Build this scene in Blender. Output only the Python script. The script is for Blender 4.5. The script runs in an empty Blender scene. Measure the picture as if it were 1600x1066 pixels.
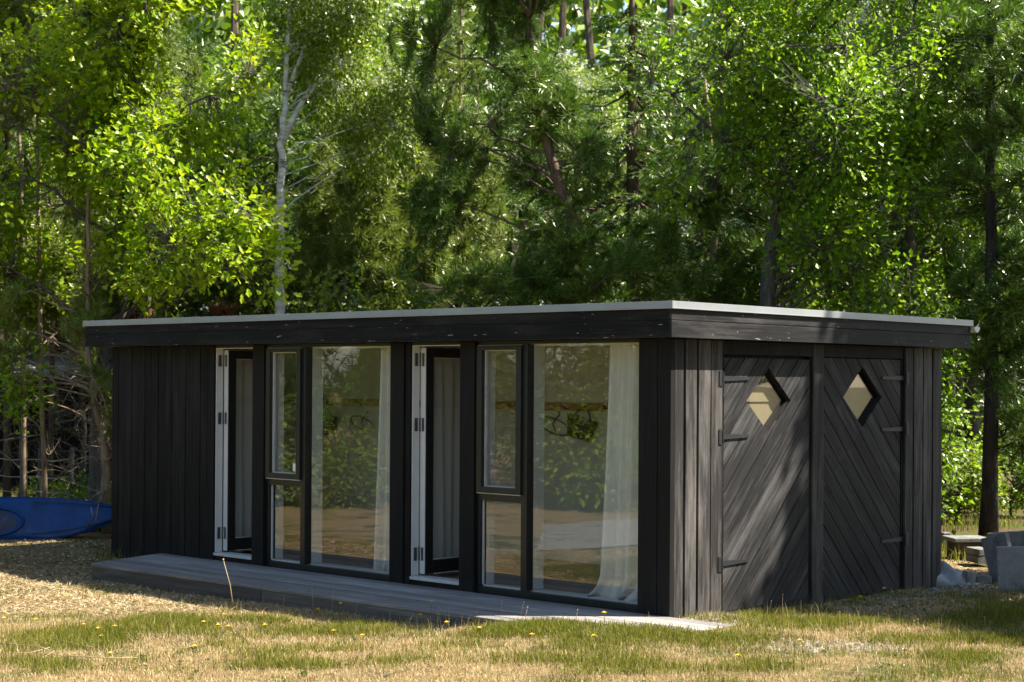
import bpy, math, random
import numpy as np
from mathutils import Vector, Matrix

R = math.radians
scene = bpy.context.scene
COL = scene.collection
rng = np.random.default_rng(7)
random.seed(7)

# ------------------------------------------------------------------ camera
F_PX, YAW, ROLL, PITCH, SH = 2605.5, R(47.531), R(.353), R(.276), 48.57
CAM = np.array([7.719, -10.258, 1.804])
fw0 = np.array([-math.cos(YAW), math.sin(YAW), 0.]); rt0 = np.array([math.sin(YAW), math.cos(YAW), 0.]); up0 = np.array([0, 0, 1.])
fwd = fw0*math.cos(PITCH)+up0*math.sin(PITCH); upv = up0*math.cos(PITCH)-fw0*math.sin(PITCH)
cam_r = rt0*math.cos(ROLL)+upv*math.sin(ROLL); cam_u = -rt0*math.sin(ROLL)+upv*math.cos(ROLL)
cd = bpy.data.cameras.new('camera'); cam = bpy.data.objects.new('camera', cd); COL.objects.link(cam)
M = Matrix.Identity(4)
for i in range(3):
    M[i][0] = cam_r[i]; M[i][1] = cam_u[i]; M[i][2] = -fwd[i]; M[i][3] = CAM[i]
cam.matrix_world = M
cd.sensor_width = 36; cd.lens = 36*F_PX/1600; cd.shift_y = SH/1600
cd.clip_end = 2000; cd.clip_start = .1
cd.dof.use_dof = True; cd.dof.focus_distance = 13.2; cd.dof.aperture_fstop = 3.4
scene.camera = cam

def ray(px, py):
    x, y = px-800, py-533-SH
    return cam_r*x/F_PX - cam_u*y/F_PX + fwd
def at(px, py, dep): return CAM + ray(px, py)*dep
def on_z(px, py, z):
    d = ray(px, py); return CAM + d*((z-CAM[2])/d[2])

# ------------------------------------------------------------------ scene tree helpers
ORG = {}
def props(o, label=None, cat=None, group=None, kind=None):
    if label: o['label'] = label
    if cat: o['category'] = cat
    if group: o['group'] = group
    if kind: o['kind'] = kind
    return o
def thing(name, label, cat, loc=(0, 0, 0), group=None):
    o = bpy.data.objects.new(name, None); COL.objects.link(o); o.location = loc; o.empty_display_size = .2
    ORG[o.name] = np.array(loc, float)
    return props(o, label, cat, group)
def dup(root, loc=None, rz=None, sc=None, label=None, group=None):
    r = root.copy(); COL.objects.link(r)
    if loc is not None: r.location = loc
    if rz is not None: r.rotation_euler = (0, 0, rz)
    if sc is not None: r.scale = (sc, sc, sc)
    if label: r['label'] = label
    if group: r['group'] = group
    for ch in list(root.children):
        c = ch.copy(); COL.objects.link(c); c.parent = r
        for g in list(ch.children):
            d = g.copy(); COL.objects.link(d); d.parent = c
    return r

class MB:
    """collects geometry, links it as ONE mesh object"""
    def __init__(s): s.v = []; s.f = []; s.n = 0
    def add(s, V, F):
        V = np.asarray(V, float).reshape(-1, 3)
        s.v.append(V)
        if isinstance(F, np.ndarray): s.f.append(F.astype(np.int64)+s.n)
        else:
            by = {}
            for q in F: by.setdefault(len(q), []).append(q)
            for q in by.values(): s.f.append(np.array(q, np.int64)+s.n)
        s.n += len(V); return s
    def box(s, x0, x1, y0, y1, z0, z1):
        V = [(x, y, z) for z in (z0, z1) for y in (y0, y1) for x in (x0, x1)]
        return s.add(V, [(0, 2, 3, 1), (4, 5, 7, 6), (0, 1, 5, 4), (2, 6, 7, 3), (0, 4, 6, 2), (1, 3, 7, 5)])
    def obox(s, c, ax, h):
        c = np.asarray(c, float); ax = np.asarray(ax, float)
        V = [c+ax[0]*h[0]*i+ax[1]*h[1]*j+ax[2]*h[2]*k for k in (-1, 1) for j in (-1, 1) for i in (-1, 1)]
        return s.add(V, [(0, 2, 3, 1), (4, 5, 7, 6), (0, 1, 5, 4), (2, 6, 7, 3), (0, 4, 6, 2), (1, 3, 7, 5)])
    def prism(s, P, vec):
        P = np.asarray(P, float); n = len(P); vec = np.asarray(vec, float)
        nrm = np.zeros(3)
        for i in range(n): nrm += np.cross(P[i], P[(i+1) % n])
        if nrm@vec > 0: P = P[::-1]
        V = np.vstack([P, P+vec])
        F = [tuple(range(n)), tuple(range(2*n-1, n-1, -1))]
        for i in range(n):
            j = (i+1) % n; F.append((i, n+i, n+j, j))
        return s.add(V, F)
    def tube(s, P, r, n=8, cap=True):
        P = np.asarray(P, float); k = len(P)
        r = np.full(k, r) if np.isscalar(r) else np.asarray(r, float)
        T = np.gradient(P, axis=0); T /= np.linalg.norm(T, axis=1)[:, None]+1e-9
        a = np.array([1., 0, 0]) if abs(T[0][0]) < .8 else np.array([0, 1., 0])
        V = []
        for i in range(k):
            a = a-T[i]*(a@T[i]); a /= np.linalg.norm(a)+1e-9; b = np.cross(T[i], a)
            th = np.arange(n)*2*math.pi/n
            V.append(P[i]+r[i]*(np.cos(th)[:, None]*a+np.sin(th)[:, None]*b))
        i, j = np.meshgrid(np.arange(k-1), np.arange(n), indexing='ij'); j2 = (j+1) % n
        F = np.stack([i*n+j, i*n+j2, (i+1)*n+j2, (i+1)*n+j], -1).reshape(-1, 4)
        b0 = s.n
        s.add(np.vstack(V), F)
        if cap:
            s.f.append(np.array([list(range(n))[::-1]])+b0); s.f.append(np.array([list(range((k-1)*n, k*n))])+b0)
        return s
    def grid(s, G):
        G = np.asarray(G, float); a, b = G.shape[:2]
        i, j = np.meshgrid(np.arange(a-1), np.arange(b-1), indexing='ij')
        return s.add(G.reshape(-1, 3), np.stack([i*b+j, (i+1)*b+j, (i+1)*b+j+1, i*b+j+1], -1).reshape(-1, 4))
    def build(s, name, mat, parent=None, smooth=False, bevel=0., loc=None):
        V = np.vstack(s.v)
        o0 = np.zeros(3)
        if parent is not None: o0 = ORG[parent.name]
        elif loc is not None: o0 = np.asarray(loc, float)
        V = V-o0
        me = bpy.data.meshes.new(name)
        me.vertices.add(len(V)); me.vertices.foreach_set('co', V.astype(np.float32).ravel())
        loops = np.concatenate([f.ravel() for f in s.f]); tot = np.concatenate([np.full(len(f), f.shape[1]) for f in s.f])
        st = np.concatenate([[0], np.cumsum(tot)[:-1]])
        me.loops.add(len(loops)); me.loops.foreach_set('vertex_index', loops.astype(np.int32))
        me.polygons.add(len(tot)); me.polygons.foreach_set('loop_start', st.astype(np.int32)); me.polygons.foreach_set('loop_total', tot.astype(np.int32))
        me.polygons.foreach_set('use_smooth', np.full(len(tot), bool(smooth)))
        me.update(calc_edges=True)
        me.materials.append(mat)
        o = bpy.data.objects.new(name, me); COL.objects.link(o)
        if parent is not None: o.parent = parent
        else: o.location = o0
        ORG[o.name] = o0
        if bevel:
            b = o.modifiers.new('bevel', 'BEVEL'); b.width = bevel; b.segments = 2; b.limit_method = 'ANGLE'
        return o

# ------------------------------------------------------------------ materials
def nodes(name):
    m = bpy.data.materials.new(name); m.use_nodes = True
    nt = m.node_tree; nt.nodes.clear()
    out = nt.nodes.new('ShaderNodeOutputMaterial')
    return m, nt, out
def N(nt, t, **k):
    n = nt.nodes.new(t)
    for a, b in k.items():
        if a in n.inputs: n.inputs[a].default_value = b
        else: setattr(n, a, b)
    return n
def L(nt, a, b): nt.links.new(a, b)
def ramp(nt, fac, stops):
    r = nt.nodes.new('ShaderNodeValToRGB'); e = r.color_ramp.elements
    while len(e) < len(stops): e.new(.5)
    for q, (p, c) in zip(e, stops): q.position = p; q.color = (*c, 1) if len(c) == 3 else c
    if fac is not None: L(nt, fac, r.inputs[0])
    return r.outputs[0]
def coords(nt, scale=(1, 1, 1), rot=(0, 0, 0)):
    tc = N(nt, 'ShaderNodeTexCoord'); mp = N(nt, 'ShaderNodeMapping'); mp.inputs['Scale'].default_value = scale
    src = tc.outputs['Object']
    if any(rot):
        mr = N(nt, 'ShaderNodeMapping'); mr.inputs['Rotation'].default_value = rot; L(nt, src, mr.inputs[0]); src = mr.outputs[0]
    L(nt, src, mp.inputs[0]); return mp.outputs[0]
def noise(nt, vec, scale=5., detail=4., rough=.6):
    n = N(nt, 'ShaderNodeTexNoise'); n.inputs['Scale'].default_value = scale; n.inputs['Detail'].default_value = detail; n.inputs['Roughness'].default_value = rough
    L(nt, vec, n.inputs['Vector']); return n.outputs[0]
def mixc(nt, fac, a, b, mode='MIX'):
    n = N(nt, 'ShaderNodeMix', data_type='RGBA', blend_type=mode)
    for s, v in ((0, fac), (6, a), (7, b)):
        if hasattr(v, 'is_linked'): L(nt, v, n.inputs[s])
        else: n.inputs[s].default_value = v if s == 0 or len(v) == 4 else (*v, 1)
    return n.outputs[2]
def math_(nt, op, a, b=0., clamp=False):
    n = N(nt, 'ShaderNodeMath', operation=op, use_clamp=clamp)
    for i, v in enumerate((a, b)):
        if hasattr(v, 'is_linked'): L(nt, v, n.inputs[i])
        else: n.inputs[i].default_value = v
    return n.outputs[0]
def bump(nt, h, strength=.3, dist=.01):
    b = N(nt, 'ShaderNodeBump'); b.inputs['Strength'].default_value = strength; b.inputs['Distance'].default_value = dist
    L(nt, h, b.inputs['Height']); return b.outputs[0]
def pbsdf(nt, out, col, rough=.6, metal=0., nrm=None, spec=.5):
    p = N(nt, 'ShaderNodeBsdfPrincipled')
    for k, v in (('Base Color', col), ('Roughness', rough), ('Metallic', metal), ('Specular IOR Level', spec)):
        if hasattr(v, 'is_linked'): L(nt, v, p.inputs[k])
        else: p.inputs[k].default_value = (*v, 1) if isinstance(v, tuple) and len(v) == 3 else v
    if nrm is not None: L(nt, nrm, p.inputs['Normal'])
    L(nt, p.outputs[0], out.inputs[0]); return p

def mat_plain(name, col, rough=.6, metal=0., var=.15, scale=6., spec=.5, bmp=0.):
    m, nt, out = nodes(name)
    n = noise(nt, coords(nt), scale)
    a = tuple(c*(1-var) for c in col); b = tuple(min(1, c*(1+var)) for c in col)
    c = ramp(nt, n, [(.3, a), (.7, b)])
    pbsdf(nt, out, c, rough, metal, bump(nt, noise(nt, coords(nt), scale*12), .3, bmp) if bmp else None, spec)
    return m

def mat_wood(name, axis, dark, light, worn, wornamt=.62, rough=.62, rot=(0, 0, 0), flakes=0., spec=.4):
    """painted / weathered wood: grain stretched along an axis, per board tint, worn streaks, optional pale flakes"""
    m, nt, out = nodes(name)
    sc = [38., 38., 38.]; sc[axis] = 1.6
    v = coords(nt, tuple(sc), rot)
    g = noise(nt, v, 1., 6., .65)
    sc2 = [5., 5., 5.]; sc2[axis] = .9
    w = noise(nt, coords(nt, tuple(sc2), rot), 1., 5., .7)
    geo = N(nt, 'ShaderNodeNewGeometry')
    tint = math_(nt, 'MULTIPLY_ADD', geo.outputs['Random Per Island'], .8)
    nt.nodes[-1].inputs[2].default_value = .6
    c = ramp(nt, g, [(.3, dark), (.7, light)])
    k = ramp(nt, math_(nt, 'MULTIPLY_ADD', g, .35, False), [(0, (0, 0, 0)), (1, (1, 1, 1))])
    wm = ramp(nt, math_(nt, 'ADD', math_(nt, 'MULTIPLY', w, .7), math_(nt, 'MULTIPLY', g, .3)), [(wornamt-.1, (0, 0, 0)), (wornamt+.1, (1, 1, 1))])
    c = mixc(nt, wm, c, worn)
    tn = N(nt, 'ShaderNodeCombineColor'); [L(nt, tint, tn.inputs[i]) for i in range(3)]
    c = mixc(nt, 1., c, tn.outputs[0], 'MULTIPLY')
    if axis == 2:
        sp = N(nt, 'ShaderNodeSeparateXYZ'); L(nt, coords(nt), sp.inputs[0])
        hz = math_(nt, 'ADD', math_(nt, 'MULTIPLY', sp.outputs[2], -2.2), math_(nt, 'MULTIPLY', noise(nt, coords(nt, (9, 9, 3)), 1., 5., .7), 1.5))
        c = mixc(nt, math_(nt, 'MULTIPLY', ramp(nt, hz, [(.45, (0, 0, 0)), (.95, (1, 1, 1))]), .5), c, tuple(x*1.6+.004 for x in light))
    if flakes:
        f = noise(nt, coords(nt, (5, 34, 34) if axis == 0 else (34, 5, 34)), 1.6, 3., .6)
        c = mixc(nt, ramp(nt, f, [(flakes, (0, 0, 0)), (flakes+.03, (1, 1, 1))]), c, (.3, .29, .27))
    pbsdf(nt, out, c, rough, 0., bump(nt, g, .5, .004), spec)
    return m

def mat_leaf(name, c0, c1, c2, trans, tmix=.42, gloss=.08):
    """c0..c2: spread of leaf colours (random per leaf + soft patches), trans: tint of light passing through"""
    m, nt, out = nodes(name)
    geo = N(nt, 'ShaderNodeNewGeometry')
    nz = noise(nt, coords(nt), .9, 2.)
    f = math_(nt, 'ADD', math_(nt, 'MULTIPLY', geo.outputs['Random Per Island'], .6), math_(nt, 'MULTIPLY_ADD', nz, .9))
    nt.nodes[-1].inputs[1].default_value = .9
    for n in nt.nodes:
        if n.type == 'MATH' and n.operation == 'MULTIPLY_ADD': n.inputs[2].default_value = -.25
    c = ramp(nt, f, [(.05, c0), (.5, c1), (.95, c2)])
    d = N(nt, 'ShaderNodeBsdfDiffuse'); L(nt, c, d.inputs[0])
    t = N(nt, 'ShaderNodeBsdfTranslucent'); L(nt, mixc(nt, 1., c, trans, 'MULTIPLY'), t.inputs[0])
    mx = N(nt, 'ShaderNodeMixShader'); mx.inputs[0].default_value = tmix
    L(nt, d.outputs[0], mx.inputs[1]); L(nt, t.outputs[0], mx.inputs[2])
    g = N(nt, 'ShaderNodeBsdfGlossy'); g.inputs['Roughness'].default_value = .42; g.inputs[0].default_value = (1, 1, .85, 1)
    fr = N(nt, 'ShaderNodeFresnel'); fr.inputs[0].default_value = 1.3
    m2 = N(nt, 'ShaderNodeMixShader'); L(nt, math_(nt, 'MULTIPLY', fr.outputs[0], gloss), m2.inputs[0])
    L(nt, mx.outputs[0], m2.inputs[1]); L(nt, g.outputs[0], m2.inputs[2]); L(nt, m2.outputs[0], out.inputs[0])
    return m

def mat_bark(name, c0, c1, c2, scale=1.):
    m, nt, out = nodes(name)
    n = noise(nt, coords(nt, (14*scale, 14*scale, 3.5*scale)), 1., 6., .7)
    c = ramp(nt, n, [(.3, c0), (.5, c1), (.75, c2)])
    pbsdf(nt, out, c, .85, 0., bump(nt, n, .8, .02), .2); return m

def mat_birch():
    m, nt, out = nodes('birch_bark')
    n = noise(nt, coords(nt, (3, 3, 16)), 1., 5., .7)
    n2 = noise(nt, coords(nt), 1.3, 3.)
    k = math_(nt, 'ADD', math_(nt, 'MULTIPLY', n, .75), math_(nt, 'MULTIPLY', n2, .25))
    c = ramp(nt, k, [(.36, (.03, .028, .025)), (.43, (.42, .41, .39)), (.6, (.72, .70, .66))])
    pbsdf(nt, out, c, .7, 0., bump(nt, n, .3, .01), .3); return m

def mat_glass():
    m, nt, out = nodes('window_glass')
    fr = N(nt, 'ShaderNodeFresnel'); ge = N(nt, 'ShaderNodeNewGeometry')
    L(nt, math_(nt, 'MULTIPLY_ADD', ge.outputs['Backfacing'], 1/1.5-1.5), fr.inputs[0]); nt.nodes[-1].inputs[2].default_value = 1.5
    k = math_(nt, 'MULTIPLY', fr.outputs[0], 1.6, True)
    wv = bump(nt, noise(nt, coords(nt), 2.2, 1.), .035, .02)
    t = N(nt, 'ShaderNodeBsdfTransparent'); t.inputs[0].default_value = (.975, .98, .97, 1)
    g = N(nt, 'ShaderNodeBsdfGlossy'); g.inputs['Roughness'].default_value = .004; L(nt, wv, g.inputs['Normal'])
    mx = N(nt, 'ShaderNodeMixShader'); L(nt, k, mx.inputs[0]); L(nt, t.outputs[0], mx.inputs[1]); L(nt, g.outputs[0], mx.inputs[2])
    L(nt, mx.outputs[0], out.inputs[0]); return m

def mat_fabric(name, col):
    m, nt, out = nodes(name)
    n = noise(nt, coords(nt, (60, 60, 60)), 3., 2.)
    c = ramp(nt, n, [(.3, tuple(x*.9 for x in col)), (.7, col)])
    d = N(nt, 'ShaderNodeBsdfDiffuse'); L(nt, c, d.inputs[0])
    t = N(nt, 'ShaderNodeBsdfTranslucent'); L(nt, c, t.inputs[0])
    mx = N(nt, 'ShaderNodeMixShader'); mx.inputs[0].default_value = .3
    L(nt, d.outputs[0], mx.inputs[1]); L(nt, t.outputs[0], mx.inputs[2]); L(nt, mx.outputs[0], out.inputs[0]); return m

BLK = (.0024, .0024, .0022); BLK2 = (.0084, .0078, .0074)
MW = {
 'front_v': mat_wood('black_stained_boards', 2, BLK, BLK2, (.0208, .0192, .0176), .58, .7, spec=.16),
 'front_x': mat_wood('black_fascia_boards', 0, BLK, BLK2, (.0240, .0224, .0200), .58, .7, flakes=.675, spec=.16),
 'post': mat_wood('black_posts', 2, (.0048, .0042, .0036), (.0112, .0100, .0088), (.0240, .0200, .0168), .64, .7, spec=.18),
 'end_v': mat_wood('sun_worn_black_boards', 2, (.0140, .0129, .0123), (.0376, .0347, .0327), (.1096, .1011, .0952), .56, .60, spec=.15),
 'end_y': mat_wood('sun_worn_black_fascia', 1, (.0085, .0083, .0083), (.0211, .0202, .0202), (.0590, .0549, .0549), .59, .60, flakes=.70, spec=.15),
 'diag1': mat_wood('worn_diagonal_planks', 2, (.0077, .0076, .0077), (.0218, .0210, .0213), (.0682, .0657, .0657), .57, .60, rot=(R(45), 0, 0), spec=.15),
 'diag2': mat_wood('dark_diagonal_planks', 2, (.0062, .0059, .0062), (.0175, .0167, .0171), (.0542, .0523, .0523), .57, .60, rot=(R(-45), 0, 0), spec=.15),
 'deck': mat_wood('grey_deck_boards', 0, (.1260, .1159, .1033), (.2646, .2457, .2205), (.3780, .3465, .3150), .6, .7),
 'deck_side': mat_wood('brown_deck_edge', 0, (.055, .045, .038), (.11, .092, .078), (.17, .145, .12), .62, .75),
 'rail': mat_wood('orange_pine_rail', 0, (.30, .12, .03), (.50, .22, .06), (.55, .28, .09), .65, .5),
 'floor': mat_wood('room_floorboards', 0, (.12, .085, .055), (.22, .16, .11), (.3, .22, .16), .65, .45),
}
M_FRAME = mat_plain('black_window_paint', (.008, .0085, .009), .38, 0, .2)
M_DARK = mat_plain('dark_backing', (.006, .006, .006), .8)
M_IRON = mat_plain('black_iron', (.018, .018, .02), .5, .3)
M_WHITE = mat_plain('white_joinery_paint', (.5760, .5680, .5360), .45, 0, .05)
M_SILL = mat_plain('grey_white_threshold', (.5, .48, .44), .55, 0, .12, 14)
M_STEEL = mat_plain('dull_hinge_steel', (.10, .10, .105), .45, .6)
M_CAP = mat_plain('aluminium_roof_trim', (.29, .305, .315), .38, .35, .08, 3)
M_ROOF = mat_plain('grey_roofing_felt', (.16, .16, .155), .9, 0, .2, 30)
M_GUT = mat_plain('pale_gutter', (.6, .61, .62), .45, .1, .06)
M_ROOM = mat_plain('cream_room_wall', (.60, .57, .49), .8, 0, .05, 2)
M_BLIND = mat_plain('cream_board_blind', (.25, .20, .12), .75, 0, .08, 9)
M_CURT = mat_fabric('white_linen', (.78, .76, .70))
M_GLASS = mat_glass()
M_WICK = mat_plain('brown_wicker', (.10, .05, .022), .7, 0, .5, 60)
M_TAG = mat_plain('white_plastic', (.75, .75, .72), .4)

# ------------------------------------------------------------------ ground
CTRL = np.array([(-7.5, -.3, -.11), (-6.3, -1.15, -.175), (-5, -1.2, -.16), (-3.7, -1.15, -.155), (-2.1, -1.15, -.135), (-1.4, -1.15, -.085), (-.8, -1.15, -.045), (-.2, -1.0, -.008), (.3, -.8, .004),
    (.72, -.55, .006), (.8, -.1, -.006), (.3, .3, -.03), (.15, 1, -.07), (.2, 2.2, -.1), (.2, 3.3, -.11), (.3, 4.3, -.13), (-9, -1.5, -.05), (-8, -2, -.06), (-10.7, .6, -.12), (-12, 2, -.14),
    (2.5, 0, -.03), (1, -2.2, -.03), (-2, -2.2, -.09), (-2, -4, -.1), (-4.8, -1.9, -.13), (-6.2, -2.3, -.1), (3, 3, -.1), (1.5, 2, -.08), (0, 8, -.15), (-14, 5, -.15), (6, 0, -.06), (6, -8, -.05),
    (-8, -8, -.12), (0, -7, -.08), (-20, 0, -.2), (-10, 12, -.2), (10, 10, -.2), (-30, -10, -.2), (0, -20, -.2), (20, -10, -.2)])
def gz(x, y):
    x = np.asarray(x, float); y = np.asarray(y, float)
    d2 = (x[..., None]-CTRL[:, 0])**2+(y[..., None]-CTRL[:, 1])**2+.06
    w = 1/d2**1.6
    z = (w*CTRL[:, 2]).sum(-1)/w.sum(-1)
    bumpy = .012*np.sin(x*2.1+1.3*np.sin(y*1.7))*np.cos(y*2.6+.7*np.sin(x*1.1))+.008*np.sin(5.1*x+2*y)*np.sin(4.3*y-x)
    return z+bumpy
def G3(x, y, dz=0.): return np.array([x, y, float(gz(x, y))+dz])
def onG(px, py):
    p = on_z(px, py, -.12)
    for _ in range(6): p = on_z(px, py, float(gz(p[0], p[1])))
    return p

def axis_pts(lo, hi, c0, c1, fine):
    core = np.arange(c0, c1+1e-6, fine); out = [core]
    k = c1; st = fine; a = []
    while k < hi: st *= 1.25; k += st; a.append(k)
    b = []; k = c0; st = fine
    while k > lo: st *= 1.25; k -= st; b.append(k)
    return np.concatenate([b[::-1], core, a])
gx = axis_pts(-400, 400, -13, 5, .12); gy = axis_pts(-400, 400, -6, 6, .12)
GX, GY = np.meshgrid(gx, gy, indexing='ij')
def mat_ground():
    m, nt, out = nodes('dry_lawn_soil')
    v = coords(nt)
    fine = noise(nt, v, 38., 6., .75); mid = noise(nt, v, 3.2, 5., .65); big = noise(nt, v, .55, 4., .6)
    straw = ramp(nt, fine, [(.28, (.0794, .0492, .0223)), (.48, (.2144, .1509, .0675)), (.72, (.3651, .2858, .1588))])
    green = ramp(nt, fine, [(.3, (.0245, .0385, .0070)), (.7, (.0840, .1050, .0210))])
    gm = ramp(nt, math_(nt, 'ADD', math_(nt, 'MULTIPLY', mid, .55), math_(nt, 'MULTIPLY', big, .45)), [(.5, (0, 0, 0)), (.6, (1, 1, 1))])
    c = mixc(nt, gm, straw, green)
    soil = ramp(nt, fine, [(.3, (.0315, .0210, .0126)), (.7, (.1050, .0735, .0455))])
    sm = ramp(nt, noise(nt, v, 1.1, 5., .7), [(.55, (0, 0, 0)), (.66, (1, 1, 1))])
    c = mixc(nt, math_(nt, 'MULTIPLY', sm, .7), c, soil)
    # forest floor: brown litter with moss, away from the lawn
    sep = N(nt, 'ShaderNodeSeparateXYZ'); L(nt, v, sep.inputs[0])
    wood = math_(nt, 'ADD', math_(nt, 'ADD', math_(nt, 'MULTIPLY', sep.outputs[1], .75), math_(nt, 'MULTIPLY', sep.outputs[0], -.45)), math_(nt, 'MULTIPLY', big, 3.))
    wf = ramp(nt, math_(nt, 'MULTIPLY', wood, .1), [(.62, (0, 0, 0)), (.85, (1, 1, 1))])
    litter = ramp(nt, fine, [(.3, (.028, .019, .010)), (.5, (.085, .058, .03)), (.72, (.19, .135, .07))])
    moss = ramp(nt, fine, [(.3, (.02, .035, .008)), (.7, (.10, .13, .025))])
    lit2 = mixc(nt, ramp(nt, noise(nt, v, .8, 4.), [(.47, (0, 0, 0)), (.6, (1, 1, 1))]), litter, moss)
    c = mixc(nt, wf, c, lit2)
    pbsdf(nt, out, c, .95, 0., bump(nt, fine, 1., .03), .1); return m
gmb = MB(); gmb.grid(np.stack([GX, GY, gz(GX, GY)], -1))
ground = props(gmb.build('ground', mat_ground(), smooth=True), kind='structure')

# ------------------------------------------------------------------ cabin
X0, W, HF = -7.464, 4.254, 2.135
UNITS = (-5.683, -2.875)
YB = 2.2          # back wall of the room behind the glass
cabin = thing('garden_cabin', 'black timber cabin with flat roof, tall windows and two diagonal plank doors', 'cabin', (0, 0, 0))
# boarded front wall (far bay)
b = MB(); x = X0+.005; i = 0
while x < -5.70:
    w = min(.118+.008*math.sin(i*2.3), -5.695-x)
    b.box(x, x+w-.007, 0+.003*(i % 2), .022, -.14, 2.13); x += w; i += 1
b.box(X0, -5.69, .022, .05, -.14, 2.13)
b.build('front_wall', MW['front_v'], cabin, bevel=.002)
# rear, far end, and inner lining of the room
b = MB(); b.box(X0, X0+.03, .05, W, -.2, 2.13); b.box(X0+.03, -.03, W-.03, W, -.2, 2.13)
b.build('rear_wall', MW['front_v'], cabin)
b = MB()
b.box(-7.36, -.14, YB, YB+.02, .03, 2.125); b.box(-7.38, -7.36, .06, YB+.02, .03, 2.125); b.box(-.14, -.12, .2, YB+.02, .03, 2.125)
b.box(-7.38, -5.72, .06, .08, .03, 2.125)
b.build('room_wall', M_ROOM, cabin)
b = MB(); b.box(-7.38, -.12, .05, YB+.02, 2.125, 2.133); b.build('ceiling', M_WHITE, cabin)
b = MB()
for k in range(15): b.box(-7.36, -.14, .12+k*.138, .12+k*.138+.134, .0, .03)
b.build('floorboards', MW['floor'], cabin)
b = MB(); b.box(-7.3, -.2, YB-.032, YB-.002, 1.508, 1.588)
coat_rail = b.build('coat_rail', MW['rail'], cabin, bevel=.004)
for k in range(14):
    xx = -6.9+k*.5
    b = MB(); b.tube([(xx, YB-.03, 1.535), (xx, YB-.08, 1.53), (xx, YB-.10, 1.565)], .008, 6); b.build('peg', M_IRON, coat_rail)
# base plinth
b = MB(); b.box(X0+.02, -.03, .03, W-.02, -.22, -.0); b.build('base', M_DARK, cabin)
# posts
for px0, px1 in ((-5.752, -5.69), (-5.064, -4.891), (-3.123, -2.95), (-2.946, -2.882), (-2.256, -2.083), (-.315, -.131), (-.125, -.002)):
    b = MB(); b.box(px0, px1, -.022 if px1-px0 > .1 else -.004, .07, -.02 if px1 < -.2 else -.06, 2.13)
    b.build('post', MW['post'], cabin, bevel=.004)
b = MB()
for (a, c) in ((-5.69, -5.064), (-4.891, -3.123), (-2.882, -2.256), (-2.083, -.315)): b.box(a, c, .012, .09, 2.106, 2.13)
b.build('lintel', M_FRAME, cabin)
def ring(b, x0, x1, z0, z1, wl, wr, wb_, wt_, y0, y1):
    b.box(x0, x0+wl, y0, y1, z0, z1); b.box(x1-wr, x1, y0, y1, z0, z1)
    b.box(x0+wl, x1-wr, y0, y1, z0, z0+wb_); b.box(x0+wl, x1-wr, y0, y1, z1-wt_, z1)
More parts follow.
